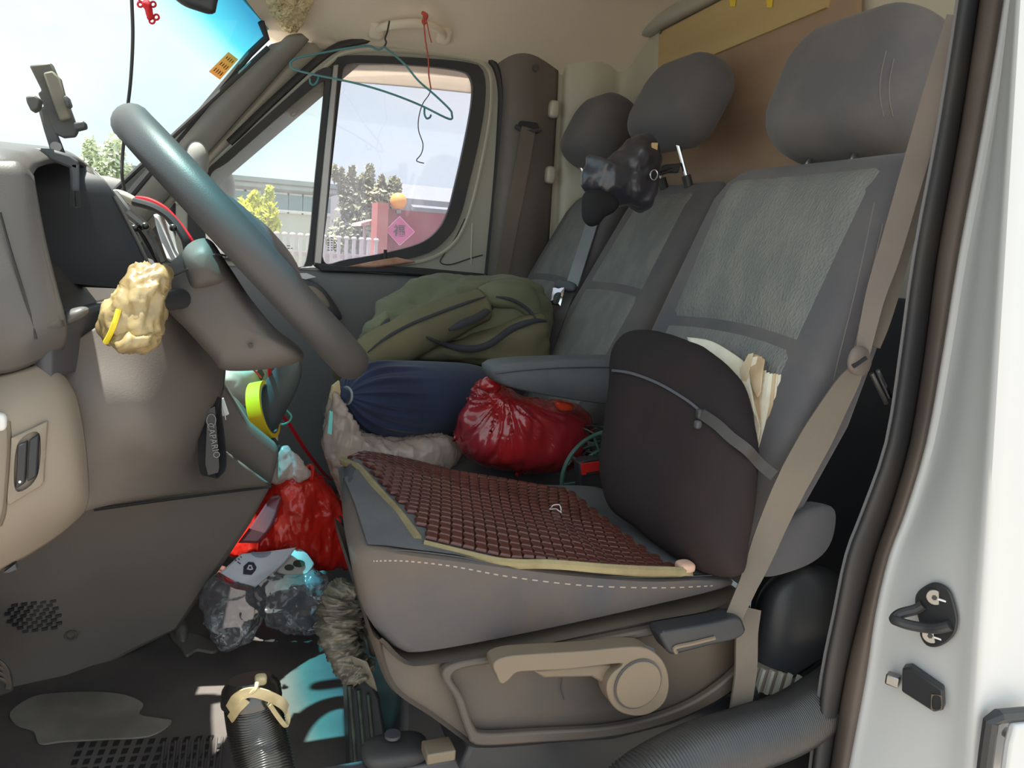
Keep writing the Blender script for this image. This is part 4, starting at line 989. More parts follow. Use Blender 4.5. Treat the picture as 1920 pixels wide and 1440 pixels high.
# ---------------------------------------------------------------- heap on the passenger bench
jk = thing('olive_jacket', 'olive green work jacket heaped on the passenger bench', 'jacket', at(860, 670, 1.9))
jm_ = M('olive_cloth', (108, 112, 90), (120, 120, 97), 7, .9, bump=(900, .35), sheen=.1, spec=.15)
jm2 = M('olive_cloth_warm', (112, 109, 88), (123, 116, 92), 7, .9, bump=(900, .35), spec=.15)
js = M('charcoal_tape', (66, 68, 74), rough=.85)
jb = remesh(mo('body', puff(pts([(690, 655), (688, 615), (708, 580), (745, 552), (800, 528), (845, 514), (905, 517), (965, 522), (1002, 540), (1018, 575), (1026, 630), (1026, 672), (960, 690), (860, 688), (760, 684)], 1.92), NEAR, .15, .17, 90, 12, .75), jm_, jk, 180), .009)
wrinkle(jb, .012, 5, 2, (1, 1, 1.5), 2); wrinkle(jb, .010, 7, 5, (.7, 1, 1.6), 3, True)
def sausage(l, r, mat, name, parent, amp=.004, seed=1, n=18):
    o = mo(name, tube(cat_(l, 8), [r(i/(len(cat_(l, 8))-1)) for i in range(len(cat_(l, 8)))], n), mat, parent, 180); wrinkle(o, amp, 16, seed, oct=2); return o
sl = sausage(pts([(655, 700, 1.60), (700, 668, 1.66), (765, 632, 1.71), (835, 598, 1.74), (905, 572, 1.76)]), lambda t: .042+.012*math.sin(PI*t), jm2, 'sleeve', jk, .005, 4)
fl = remesh(mo('front_flap', puff(pts([(770, 650), (800, 640), (850, 640), (905, 622), (965, 596), (1020, 588), (1028, 640), (1022, 676), (940, 686), (840, 680), (760, 672)], 1.76), NEAR, .05, .04, 70, 8, .7), jm2, jk, 180), .007)
wrinkle(fl, .009, 9, 6, (1, 1, 2), 3)
hd = remesh(mo('hood', puff(pts([(882, 565), (900, 540), (935, 525), (975, 526), (1003, 545), (1013, 580), (1010, 610), (985, 598), (945, 578), (905, 572)], 1.80), NEAR, .05, .05, 60, 8, .8), jm_, jk, 180), .007)
wrinkle(hd, .008, 10, 8, oct=2)
cf = mo('cuff', puff(pts([(684, 640), (686, 612), (700, 596), (725, 582), (735, 600), (722, 630), (705, 655), (690, 662)], 1.74), NEAR, .03, .03, 40, 6, .8), jm_, jk, 180)
wrinkle(cf, .008, 22, 3, oct=2)
mo('cuff_opening', puff(pts([(703, 645), (712, 612), (728, 596), (730, 610), (716, 640)], 1.705), NEAR, .006, .01, 24), js, jk, 180)
def jon(px, py, l=.003):
    best = None
    for q in (jb, sl, fl, hd):
        h = bvh(q).ray_cast(CAM, ray(px, py).normalized())
        if h[0] is not None and (best is None or (h[0]-CAM).length < (best-CAM).length): best = h[0]
    return (best if best is not None else at(px, py, 1.8)) - ray(px, py).normalized()*l
def jstrip(l, wpx, name):
    c = cat_([V((a, b, 0)) for a, b in l], 7); p = [jon(q.x, q.y) for q in c]
    for it in range(2): p = [p[0]]+[(p[i-1]+p[i]*2+p[i+1])/4 for i in range(1, len(p)-1)]+[p[-1]]
    sd_ = [(p[min(i+1, len(p)-1)]-p[max(0, i-1)]).cross(ray(c[i].x, c[i].y)) for i in range(len(p))]
    n_ = len(p); mo(name, strap(p, [wpx*(.25+.75*min(1, 4*i/n_, 4*(n_-1-i)/n_))*(q-CAM).dot(FWD)/F_PX for i, q in enumerate(p)], sd_, .002), js, jk, 180)
jstrip([(690, 660), (720, 636), (770, 608), (830, 584), (880, 566), (910, 556)], 6, 'tape')
jstrip([(800, 632), (840, 648), (885, 654), (920, 644), (960, 616), (1000, 602), (1024, 602)], 13, 'tape')
jstrip([(842, 618), (870, 606), (900, 592), (924, 576)], 16, 'zip')
jstrip([(930, 556), (960, 562), (990, 580), (1008, 602)], 6, 'tape')  # no tape here: dark strip painting the shadow in the hood's fold

nb_ = thing('navy_drawstring_bag', 'navy drawstring sack lying under the olive jacket', 'sack', at(760, 820, 1.62))
g0 = at(648, 742, 1.48); g1 = at(925, 745, 1.72)
axd = (g1-g0).normalized(); e1 = (Z_-axd*Z_.dot(axd)).normalized(); e2 = axd.cross(e1)
rings = []
prof_ = [(0, .012), (.008, .020), (.02, .034), (.05, .052), (.10, .067), (.18, .077), (.3, .083), (.45, .086), (.6, .086), (.75, .083), (.88, .072), (.95, .055), (1.0, .02)]
L_ = (g1-g0).length
for t_, r_ in prof_:
    c_ = g0 + axd*(L_*t_) + Z_*(-.012*math.sin(PI*t_)+.006*t_)
    fall = max(0, 1-t_/.32)
    rings.append([c_+(e1*math.cos(a_)+e2*math.sin(a_))*(r_*(1+fall*(.10*math.sin(17*a_+.5*math.sin(3*a_))+.05*math.sin(31*a_)))) for a_ in [2*PI*k/120 for k in range(120)]])
nm = M('navy_cloth', (42, 54, 84), (34, 42, 66), 5, .75, bump=(600, .25), spec=.25, sheen=.2)
nbb = mo('sack_body', loft([[V(p) for p in r] for r in rings]), nm, nb_, 180); nbb_s = nbb.modifiers.new('u', 'SUBSURF'); nbb_s.levels = 1; nbb_s.render_levels = 1
wrinkle(nbb, .003, 12, 2)
mo('gather', tube([g0+axd*.006, g0-axd*.012, g0-axd*.02], [.014, .018, .012], 20), nm, nb_)
mo('cord', tube([g0+axd*.002+(e1*math.cos(a_)+e2*math.sin(a_))*.0165 for a_ in [2*PI*k/20 for k in range(20)]], .003, 6, closed=True), MATS['belt_grey'], nb_)
mo('toggle', prism([g0-axd*.02+V(q) for q in ((0, 0, .03), (-.012, 0, .02), (-.016, 0, -.004), (-.004, 0, -.02), (.004, 0, 0))], V((.002, -.006, 0))), M('toggle_cream', (196, 186, 150), (170, 150, 110), 20, .6), nb_, 0)

cb = thing('pink_plastic_bag', 'pale pink translucent plastic bag slumped at the front of the passenger bench', 'bag', at(640, 900, 1.55))
pk = film('pink_film', (240, 218, 208), .60, .12, (244, 232, 226), .45)
cbb = remesh(mo('bag_film', puff(pts([(622, 736), (632, 742), (640, 770), (660, 800), (720, 826), (790, 822), (852, 826), (856, 860), (800, 905), (740, 960), (690, 990), (655, 960), (630, 900), (612, 850), (610, 800)], 1.47), NEAR, .04, .08, 90, 10, .7), pk, cb, 180), .004)
wrinkle(cbb, .006, 14, 4, (1, 1, .6), 2); wrinkle(cbb, .0035, 40, 6, (1, 1, .5), 3, True)
ci = mo('contents', puff(pts([(640, 800), (700, 832), (800, 835), (830, 860), (760, 920), (690, 950), (640, 880)], 1.50), NEAR, .035, .05, 40, 7, .8), M('pale_cloth', (196, 196, 190), (168, 178, 176), 12, .9), cb, 180); wrinkle(ci, .01, 18, 2)
mo('handle_print', prism(pts([(618, 770), (624, 772), (622, 815), (614, 812)], 1.425), NEAR*.001), M('teal_print', (120, 204, 200), rough=.5), cb, 0)

rb = thing('red_plastic_bag', 'stuffed red plastic bag wedged under the driver armrest', 'bag', at(980, 885, 1.42))
rm = M('red_film', (176, 36, 38), (138, 42, 52), 7, .22, spec=.6, coat=.4, ramp=(.40, .66))
rbo = puff(pts([(852, 815), (862, 785), (880, 760), (892, 730), (905, 716), (935, 722), (985, 742), (1050, 750), (1098, 768), (1108, 800), (1100, 840), (1075, 868), (1020, 884), (970, 886), (910, 872), (870, 852), (854, 836)], 1.42), NEAR, .085, .08, 150, 16, .75, c=at(985, 815, 1.42))
rbb = remesh(mo('bag_film', rbo, rm, rb, 180), .0035)
kt = at(945, 735, 1.37)
for v in rbb.data.vertices:                 # pleats running down from the gathered top
    q = v.co-kt; a_ = math.atan2(q.x, -q.z-.0001); r_ = q.length
    nn = v.normal.copy(); n1 = noise.noise(V((a_*5, r_*9, 2)))
    v.co += nn*((.0050*math.sin(a_*22+6*n1)+.0026*math.sin(a_*47+r_*30+5*n1))*min(1, r_/.04)*max(.2, 1-r_/.15) + .008*noise.noise(v.co*15)+.004*noise.noise(v.co*V((60, 60, 22)) if False else V((v.co.x*55, v.co.y*55, v.co.z*20))))
rbb.data.update()
mo('knot', puff(pts([(900, 730), (905, 712), (918, 706), (940, 716), (932, 735)], 1.38), NEAR, .02, .02, 30), rm, rb, 180)
mo('handle', puff(pts([(1040, 752), (1070, 756), (1074, 768), (1050, 770)], 1.345), NEAR, .008, .008, 24), M('orange_red', (232, 76, 50), rough=.3), rb, 180)

# ---------------------------------------------------------------- between dash and bench
gl_ = thing('gear_lever', 'dark gear lever console with grey handle behind the steering column', 'gear lever', at(500, 800, 1.45))
lv_ = mo('handle', loft([[at(px+dx, py+dy, 1.53+z) for dx, dy, z in ((-w_, -w_*.7, 0), (-w_*.3, -w_, -.022), (w_*.6, -w_*.1, -.03), (w_, w_*.7, -.01), (w_*.2, w_, .02), (-w_*.7, w_*.2, .022))] for px, py, w_ in ((556, 668, 14), (548, 690, 24), (530, 720, 30), (510, 752, 32), (494, 790, 30), (486, 830, 24))]), M('handle_grey', (92, 100, 98), (76, 78, 78), 8, .6), gl_, 60, sub=1)
mo('base', puff(pts([(428, 742), (446, 752), (478, 792), (505, 815), (526, 836), (522, 862), (500, 872), (470, 830), (440, 778)], 1.50), NEAR, .03, .05, 50, 7, .6), M('boot_grey', (74, 72, 70), (96, 90, 82), 10, .7), gl_, 180)
tp = thing('yellow_tape_roll', 'yellow tape roll hung round the gear lever', 'tape roll', at(485, 770, 1.42))
tc = at(494, 769, 1.50); ta = V((.93, -.30, .26)).normalized(); tb = ta.orthogonal().normalized(); tcx = ta.cross(tb)
ra = (at(468, 718, 1.48)-at(506, 820, 1.48)).length/2
prof2 = []
for k in range(48):
    a_ = 2*PI*k/48; d = tb*math.cos(a_)+tcx*math.sin(a_)
    prof2.append([tc+d*ra*.86-ta*.013, tc+d*ra-ta*.013, tc+d*ra+ta*.013, tc+d*ra*.86+ta*.013])
tr_ = loft(prof2+[prof2[0]], cap=False)
mo('tape_roll', tr_, M('tape_yellow', (240, 190, 34), (230, 176, 30), 5, .35), tp, 40)
for k in range(48):
    pass
mo('core', loft([[tc+(tb*math.cos(2*PI*k/32)+tcx*math.sin(2*PI*k/32))*(ra*.85)+ta*s_, tc+(tb*math.cos(2*PI*k/32)+tcx*math.sin(2*PI*k/32))*(ra*.80)+ta*s_, tc+(tb*math.cos(2*PI*k/32)+tcx*math.sin(2*PI*k/32))*(ra*.80)-ta*.0135, tc+(tb*math.cos(2*PI*k/32)+tcx*math.sin(2*PI*k/32))*(ra*.85)-ta*.0135] for s_ in (.0135,) for k in list(range(32))+[0]], cap=False), MATS['pl_dark'], tp, 40)
wp = thing('white_carrier_bag', 'sunlit white carrier bag on the console behind the column', 'bag', at(470, 740, 1.62))
wb = mo('bag_film', puff(pts([(405, 735), (412, 690), (430, 668), (470, 660), (508, 664), (512, 700), (500, 730), (480, 750), (450, 760), (420, 750)], 1.62), NEAR, .05, .05, 60, 8, .8), M('white_film', (238, 236, 224), (226, 216, 190), 8, .5), wp, 180)
wrinkle(wb, .008, 15, 2, oct=3)
mo('print', prism(pts([(481, 700), (487, 684), (496, 702), (490, 716)], 1.565), NEAR*.001), MATS['pl_dark'], wp, 0)
bl = thing('blue_carton', 'small blue and white carton standing behind the tape roll', 'carton', at(510, 800, 1.52))
mo('carton', prism(pts([(500, 790), (516, 770), (521, 770), (521, 836), (510, 830)], 1.54), Y_*.03), M('carton_blue', (96, 140, 168), (170, 190, 200), 60, .6, ramp=(.5, .55)), bl, 0)
mo('white_edge', prism(pts([(516, 772), (521, 770), (521, 838), (517, 834)], 1.539), NEAR*.002), MATS['white_pl'], bl, 0)
rw = thing('red_twin_cable', 'red twin cable running down into the passenger footwell', 'cable', at(570, 840, 1.62))
for d_ in (0, 4): mo('core', tube(cat_(pts([(500+d_, 640, 1.5), (504+d_, 700, 1.52), (515+d_, 760, 1.56), (540+d_, 795, 1.58), (570+d_, 842, 1.6), (600+d_, 882, 1.62), (618+d_, 900, 1.64)]), 6), .0022, 6), MATS['red_wire'], rw)
mo('teal_lead', tube(cat_(pts([(518, 792, 1.55), (530, 796, 1.55), (542, 790, 1.55), (546, 780, 1.55), (538, 770, 1.55), (530, 765, 1.56)]), 6), .0022, 6), M('teal_wire', (110, 200, 180), rough=.4), rw)
mo('branch', tube(cat_(pts([(458, 678, 1.53), (474, 692, 1.53), (490, 708, 1.53)]), 5), .002, 6), MATS['red_wire'], rw)
pc = thing('plug_lead', 'small red lead with white plug dangling beside the column', 'plug', at(415, 760, 1.28))
mo('lead', tube(cat_(pts([(404, 700, 1.29), (408, 720, 1.28), (413, 750, 1.28)]), 5), .0028, 6), MATS['red_wire'], pc)
mo('plug', tube(pts([(413, 748), (423, 778)], 1.28), .0055, 8), MATS['white_pl'], pc)
mo('pin', tube(pts([(422, 776), (424, 787)], 1.28), .0012, 6), MATS['chrome'], pc)

# black wrist strap with lettering, hanging from the knee panel
ls = thing('wrist_strap', 'black printed wrist strap hanging under the steering column', 'strap', at(397, 890, 1.2))
mo('band', strap(cat_(pts([(402, 742, 1.16), (392, 775, 1.155), (386, 820, 1.15), (386, 870, 1.15), (392, 892, 1.155), (402, 887, 1.16), (411, 870, 1.165), (408, 820, 1.165), (402, 775, 1.16), (402, 745, 1.162)]), 5), .024, V((.75, -.6, 0)), .0012), MATS['pl_black'], ls)
fb = mo('front_face', prism(pts([(389, 768), (403, 762), (411, 875), (409, 886), (390, 891), (385, 870)], 1.138), Y_*.002), MATS['pl_black'], ls, 0)
da_ = (at(405, 850, 1.137)-at(395, 800, 1.137)).normalized(); db_ = (at(404, 802, 1.137)-at(395, 805, 1.137)).normalized()
text('lettering', 'CAPARIO', .0125, at(400, 826, 1.1365), da_, db_, M('print_grey', (140, 142, 146), rough=.6), ls, lift=.0)
mo('emblem', tube([at(396, 788, 1.136)+V((.006*math.cos(a_), 0, .009*math.sin(a_))) for a_ in [2*PI*k/20 for k in range(20)]], .0008, 5, closed=True), MATS['print_grey'], ls)
# paper-wrapped stalk
wr = thing('wrapped_stalk_cover', 'crumpled cream plastic wrapped round the indicator stalk', 'wrapping', at(250, 650, .91))
wm = M('cream_wrap', (168, 150, 110), (140, 120, 84), 22, .35, spec=.5, coat=.2)
wt = remesh(mo('wrap', puff(pts([(192, 608), (202, 575), (226, 552), (242, 528), (250, 508), (275, 500), (300, 504), (316, 508), (308, 535), (304, 575), (306, 600), (294, 625), (288, 645), (262, 654), (235, 650), (210, 640), (196, 630)], .90), NEAR, .035, .035, 140, 16, .8), wm, wr, 180), .003)
wrinkle(wt, .005, 30, 3, (1.5, 1.5, .6), 4, True)
t3 = remesh(mo('skirt', puff(pts([(205, 625), (230, 622), (270, 620), (292, 615), (290, 642), (262, 656), (232, 653), (208, 645)], .885), NEAR, .03, .03, 50, 7, .8), wm, wr, 180), .003); wrinkle(t3, .004, 40, 6, oct=3, ridged=True)
mo('yellow_tie', tube(cat_([on(wt, *q, .002, Y=.87) for q in ((222, 580), (216, 605), (208, 625), (200, 640))], 4), .0028, 6), M('tie_yellow', (236, 214, 60), rough=.5), wr)
# ---------------------------------------------------------------- bags on the floor
fb_ = thing('red_shopping_bag', 'sunlit red carrier bag standing on the floor between dash and bench', 'bag', at(560, 1060, 1.5))
rf = film('red_carrier_film', (238, 52, 42), .93, .16, (240, 60, 50), .45)
fbo = remesh(mo('bag_film', puff(pts([(500, 925), (518, 890), (540, 872), (562, 880), (585, 885), (612, 915), (636, 945), (652, 985), (664, 1050), (620, 1058), (560, 1050), (500, 1040), (450, 1035), (424, 1035), (450, 1000), (480, 960)], 1.50), NEAR, .07, .07, 110, 12, .75, c=at(560, 980, 1.5)), rf, fb_, 180), .004)
wrinkle(fbo, .008, 10, 3, (1.2, 1, .5), 3); wrinkle(fbo, .004, 26, 8, (1.4, 1, .5), 3, True)
fi = mo('contents', puff(pts([(520, 930), (560, 915), (610, 950), (640, 1030), (560, 1035), (480, 1020)], 1.53), NEAR, .04, .05, 40, 7), M('red_contents', (150, 40, 40), (190, 70, 60), 10, .7), fb_, 180)
ptop = remesh(mo('pale_top', puff(pts([(512, 900), (520, 868), (526, 845), (534, 838), (556, 858), (582, 884), (570, 900), (540, 905)], 1.47), NEAR, .02, .02, 40, 6, .8), film('pink_white_film', (246, 222, 214), .9, .3, transl=.5), fb_, 180), .003); wrinkle(ptop, .004, 30, 3, (1, 1, .6), 3, True)
mo('handle', tube(cat_([on(fbo, *q, .004, Y=1.45) for q in ((560, 890), (572, 884), (580, 876), (584, 884), (582, 900))], 4), .004, 7), MATS['red_pl'], fb_)
mo('side_gusset', patch([[at(508, 930, 1.455), at(530, 925, 1.45)], [at(478, 975, 1.44), at(512, 985, 1.435)], [at(446, 1018, 1.43), at(484, 1018, 1.425)]], 4, 4), film('mauve_film', (170, 96, 108), .85, .2), fb_, 180, solid=.001)
dk = M('ink', (40, 36, 60), rough=.6)
for k, q in enumerate(([(636, 968), (640, 980), (636, 986)], [(642, 974), (643, 990), (648, 992)], [(634, 993), (638, 999)])):
    mo('brush_mark', tube([on(fbo, *z, .002, Y=1.44) for z in q], .0022, 5), dk, fb_)
pnl = mo('white_panel', patch([[at(452, 1038, 1.40), at(500, 1034, 1.395), at(556, 1026, 1.41)], [at(426, 1062, 1.39), at(480, 1072, 1.375), at(530, 1058, 1.39)], [at(412, 1074, 1.385), at(446, 1094, 1.37), at(478, 1102, 1.375)]], 6, 6), M('panel_white', (206, 208, 222), rough=.5), fb_, 180, solid=.001)
mo('red_hem', patch([[at(410, 1072, 1.386), at(444, 1092, 1.371), at(476, 1101, 1.376)], [at(402, 1080, 1.385), at(436, 1102, 1.37), at(464, 1108, 1.375)]], 6, 3), MATS['red_pl'], fb_, 180, solid=.001)
# printed crest, grey disc and lettering on the panel
pu = (at(480, 1066, 1.38)-at(450, 1070, 1.38)).normalized()
def pon(px, py, l=.002): return on(pnl, px, py, l, Y=1.38)
cr0 = [pon(*q) for q in ((456, 1077), (457, 1062), (466, 1054), (476, 1055), (481, 1064), (479, 1070), (472, 1078), (468, 1078))]
crest = mo('crest', prism(cr0, ray(468, 1066).normalized()*-.0006), dk, fb_, 0)
mo('crest_bell', prism([pon(*q, .0034) for q in ((463, 1068), (467, 1060), (472, 1060), (475, 1068), (470, 1070))], ray(468, 1066).normalized()*-.0004), MATS['panel_white'], crest, 0)
mo('crest_core', prism([pon(*q, .0042) for q in ((467, 1067), (468, 1063), (471, 1063), (472, 1067))], ray(468, 1066).normalized()*-.0004), dk, crest, 0)
mo('grey_disc', prism([pon(489+19*math.cos(a_), 1035+11*math.sin(a_)) for a_ in [PI*k/14 for k in range(15)]], ray(488, 1036).normalized()*-.0005), M('disc_grey', (150, 156, 172), rough=.5), fb_, 0)
for k, (px, py) in enumerate(((430, 1043), (436, 1046), (441, 1050), (446, 1054), (440, 1044), (447, 1048), (451, 1044), (449, 1056))):
    mo('script_mark', tube([pon(px, py), pon(px+2.5, py+2.2)], .0008, 4), dk, fb_)
ft = thing('white_takeaway_bag', 'grey-white folded paper bag with round dark prints beside the red bag', 'bag', at(570, 1060, 1.44))
fw = mo('folded_paper', patch([[at(556, 1027, 1.43), at(572, 1034, 1.425), at(590, 1058, 1.42)], [at(534, 1050, 1.41), at(560, 1060, 1.405), at(585, 1066, 1.41)], [at(512, 1078, 1.40), at(545, 1078, 1.40), at(575, 1076, 1.40)]], 5, 5), M('grey_paper', (176, 174, 172), rough=.8), ft, 180, solid=.0015)
for (px, py, r_) in ((560, 1057, 11), (542, 1064, 9)):
    mo('round_print', prism([on(fw, px+r_*math.cos(a_), py+r_*.62*math.sin(a_), .002, Y=1.4) for a_ in [2*PI*k/18 for k in range(18)]], ray(px, py).normalized()*-.0005), M('olive_ink%d' % px, (50, 54, 44), rough=.7), ft, 0)
cf_ = film('clear_film', (200, 200, 206), .20, .10, (226, 226, 230), .3)
for nm_, lab, ol, Yc, sd_ in (('clear_plastic_bag', 'clear plastic bag lying on the floor nearest the console', [(384, 1130), (392, 1095), (412, 1078), (440, 1092), (470, 1100), (494, 1115), (490, 1160), (470, 1185), (440, 1204), (412, 1204), (394, 1180)], 1.38, 4),
                              ('clear_plastic_bag', 'crumpled clear plastic bag on the floor under the white panel', [(470, 1110), (490, 1080), (530, 1068), (580, 1070), (610, 1090), (614, 1130), (604, 1165), (575, 1180), (520, 1168), (490, 1150)], 1.42, 7)):
    t_ = thing(nm_, lab, 'bag', at(ol[0][0]+60, 1190, Yc), 'clear plastic bags on the floor')
    b_ = remesh(mo('bag_film', puff(pts(ol, Yc), NEAR, .05, .04, 80, 9, .7), cf_, t_, 180), .004); wrinkle(b_, .007, 20, sd_, oct=4, ridged=True)
rs = thing('red_box', 'dark red box in the shade at the foot of the console', 'box', at(390, 1130, 1.47))
mo('box', prism(pts([(376, 1092), (398, 1080), (425, 1085), (420, 1150), (385, 1160), (368, 1120)], 1.45), Y_*.06), M('dark_red', (110, 58, 52), (80, 70, 62), 8, .7), rs, 30, bevel=.004)
mo('white_edge', tube(pts([(362, 1112), (388, 1080), (396, 1076)], 1.445), .0012, 5), MATS['white_pl'], rs)
du = thing('dust_heap', 'pale dust and crumbs heaped at the foot of the console', 'dust', az(360, 1200, FLOOR))
q = mo('heap', prism(cat_([az(px, py, FLOOR+.001) for px, py in ((318, 1190), (330, 1165), (345, 1172), (352, 1190), (372, 1196), (392, 1205), (412, 1214), (400, 1226), (370, 1222), (350, 1232), (338, 1216))], 5, True), Z_*.006), MATS['dust'], du, 30)
q2 = mo('heap_top', puff([az(px, py, FLOOR+.006) for px, py in ((322, 1180), (335, 1168), (350, 1180), (352, 1200), (338, 1205))], Z_, .02, .004, 40, 6), MATS['dust'], du, 180); wrinkle(q2, .004, 40, 3)

# ---------------------------------------------------------------- floor mat details
matt = [o for o in flo.children][0]
dp = mo('dried_mud', prism(cat_([az(px, py, FLOOR+.001) for px, py in ((20, 1338), (60, 1310), (110, 1302), (180, 1300), (235, 1306), (268, 1322), (262, 1342), (300, 1350), (322, 1356), (280, 1382), (200, 1388), (120, 1392), (75, 1396), (62, 1372), (30, 1360))], 5, True), Z_*.003), MATS['dust'], flo, 30)
wr_ = M('mat_slot', (36, 34, 36), rough=.9)
for r_ in range(4):
    for c_ in range(13):
        px = 150+c_*22-r_*6; py = 1402+r_*16-c_*1.2
        if px > 410: continue
        a_ = az(px, py, FLOOR+.001); b_ = az(px+4, py-9, FLOOR+.001)
        mo('mat_slot', prism([a_+V((-.004, 0, 0)), a_+V((.004, 0, 0)), b_+V((.004, 0, 0)), b_+V((-.004, 0, 0))], Z_*.0012), wr_, flo, 0)
for k in range(11):
    px = 300+k*11
    mo('mat_rib', tube([az(px, 1462, FLOOR+.001), az(px+7, 1392-k, FLOOR+.001)], .0022, 5), MATS['mat_floor'], flo)

# ---------------------------------------------------------------- hoses
M('hose_black', (40, 38, 36), rough=.24, spec=.9, coat=.5)
M('hose_grey', (60, 58, 60), (68, 65, 64), 8, .3, spec=.55)
def hose(path, r, pitch, amp, n=22):
    p = cat_(path, 30); L = sum((p[i]-p[i-1]).length for i in range(1, len(p))); m_ = int(L/pitch)
    q = resample(p, m_*4, False)
    return tube(q, [r+amp*math.sin(i*PI/2+.3) for i in range(len(q))], n)
h1 = thing('black_duct_hose', 'glossy black corrugated hose with torn tape standing in the footwell', 'hose', az(490, 1440, FLOOR))
hp = [at(472, 1292, .905), at(476, 1330, .90), at(484, 1380, .89), at(497, 1440, .87), at(508, 1540, .83)]
mo('pipe', hose(hp, .0335, .0034, .0010), MATS['hose_black'], h1, 180)
mo('end_cap', tube([at(468, 1272, 0.907), at(469, 1285, 0.905), at(471, 1300, 0.903), at(472, 1312, 0.902)], [.026, .033, .0355, .036], 24), MATS['hose_black'], h1)
tm_ = M('torn_tape', (206, 190, 150), (170, 150, 110), 20, .45)
def htape(l, w_, nm2='tape'):
    mo(nm2, strap(cat_([at(a, b, Y) for a, b, Y in l], 5), w_, V((0, 0, 1)), .0012), tm_, h1)
htape([(430, 1330, 0.870), (445, 1308, 0.860), (470, 1298, 0.857), (500, 1304, 0.860), (528, 1318, 0.870), (538, 1330, 0.885)], .012)
htape([(432, 1348, 0.870), (448, 1326, 0.859), (462, 1312, 0.857)], .010)
mo('tape_strand', tube(cat_([at(505, 1320, 0.860), at(522, 1345, 0.865), at(536, 1360, 0.875), at(540, 1345, 0.885), at(532, 1320, 0.885)], 5), .003, 6), tm_, h1)
mo('tape_strand', tube(cat_([at(470, 1300, 0.857), at(480, 1290, 0.855), at(482, 1280, 0.860)], 5), .0025, 6), tm_, h1)
mo('plastic_tip', superell(at(489, 1274, 0.885), X_, Z_, Y_, .007, .006, .007), tm_, h1, 180)
h2_ = thing('grey_duct_hose', 'thick grey corrugated hose running over the door sill', 'hose', at(1400, 1400, .72))
hp = [at(1120, 1560, .70), at(1200, 1480, .70), at(1300, 1422, .715), at(1400, 1386, .735), at(1480, 1356, .755), at(1550, 1312, .78), at(1600, 1270, .80)]
mo('pipe', hose(hp, .040, .0040, .0013, 26), MATS['hose_grey'], h2_, 180)

# rolled film and teal rags at the seat's foot
rp = thing('rolled_plastic_film', 'dusty roll of crumpled plastic film in front of the driver seat', 'plastic roll', at(660, 1230, .95))
rfm = M('film_grey', (120, 113, 100), (88, 83, 75), 22, .4, spec=.5)
ro = mo('roll', tube(cat_(pts([(660, 1104, 1.0), (642, 1130, .99), (638, 1165, .98), (640, 1200, .965), (656, 1238, .95), (682, 1272, .935)]), 40), [.018+.010*math.sin(PI*min(1, i/144)) for i in range(201)], 60), rfm, rp, 180)
wrinkle(ro, .005, 46, 3, (.6, .6, 2.2), 5, True)
pe = mo('torn_end', patch([pts([(655, 1228, .935), (672, 1235, .925), (688, 1240, .92)]), pts([(668, 1255, .93), (688, 1262, .92), (700, 1270, .915)]), pts([(690, 1285, .93), (700, 1292, .92), (707, 1297, .915)])], 5, 5), rfm, rp, 180, solid=.001)
s2 = mo('loose_film', puff(pts([(676, 1150), (690, 1160), (700, 1190), (712, 1215), (700, 1230), (684, 1200)], .99), NEAR, .012, .012, 30), rfm, rp, 180); wrinkle(s2, .005, 40, 5, oct=3)
sb = thing('step_box', 'scuffed dark metal step edge below the driver seat', 'step', az(650, 1440, FLOOR))
mo('box', prism(pts([(650, 1270), (690, 1262), (712, 1310), (740, 1480), (660, 1520)], .96), Y_*.05), MATS['pl_black'], sb, 30, bevel=.004)
for k, px in enumerate((655, 672, 690)):
    mo('scratch_rib', tube(pts([(px, 1285+k*8), (px+8, 1380), (px+14, 1470)], .957), .003, 6), M('worn_rib%d' % k, (70, 84, 74), (54, 52, 50), 30, .5), sb)

# ---------------------------------------------------------------- things at the windscreen and the ceiling
mr = thing('rear_view_mirror', 'black rear view mirror at the top of the windscreen', 'mirror', at(370, -10, 1.28))
mo('housing', puff(pts([(300, -40), (335, 4), (372, 20), (398, 26), (406, 14), (404, -40)], 1.28), NEAR, .012, .02, 40, 7, .5), MATS['pl_black'], mr, 180)
mo('arm', tube([at(420, -20, 1.29), at(440, -50, 1.30)], .008, 8), MATS['pl_black'], mr)
kn = thing('red_knot', 'small red cord knot charm hanging from the mirror', 'charm', at(278, 20, 1.35))
krm = M('red_cord', (214, 36, 44), rough=.7)
kb = mo('knot', puff(pts([(268, 2), (280, 0), (288, 16), (290, 30), (284, 38), (276, 36), (270, 20)], 1.35), NEAR, .008, .008, 30), krm, kn, 180); wrinkle(kb, .003, 60, 2)
for (a, b, r_) in ((263, 8, 5), (287, 8, 5), (266, 0, 5), (285, 39, 5), (293, 32, 5), (274, -8, 6)):
    mo('loop', tube([at(a+r_*math.cos(q), b+r_*math.sin(q), 1.35) for q in [2*PI*k/14 for k in range(14)]], .0016, 5, closed=True), krm, kn)
mo('string', tube(pts([(276, 0), (274, -80)], 1.35), .001, 5), krm, kn)
cbk = thing('hanging_cable', 'thin dark cable hanging down inside the windscreen', 'cable', at(232, 360, 1.5))
mo('cable', tube(cat_(pts([(245, -60, 1.42), (247, 0, 1.43), (249, 70, 1.44), (245, 150, 1.46), (237, 220, 1.48), (230, 290, 1.5), (229, 330, 1.5), (235, 364, 1.52)]), 8), .0028, 7), MATS['rubber'], cbk)
sk_ = thing('windscreen_sticker', 'small orange printed sticker on the windscreen', 'sticker', at(418, 122, 2.05))
wg = g
so_ = [on(wg, *q, .001, Y=2.1) for q in ((391, 134), (428, 97), (446, 111), (412, 149))]
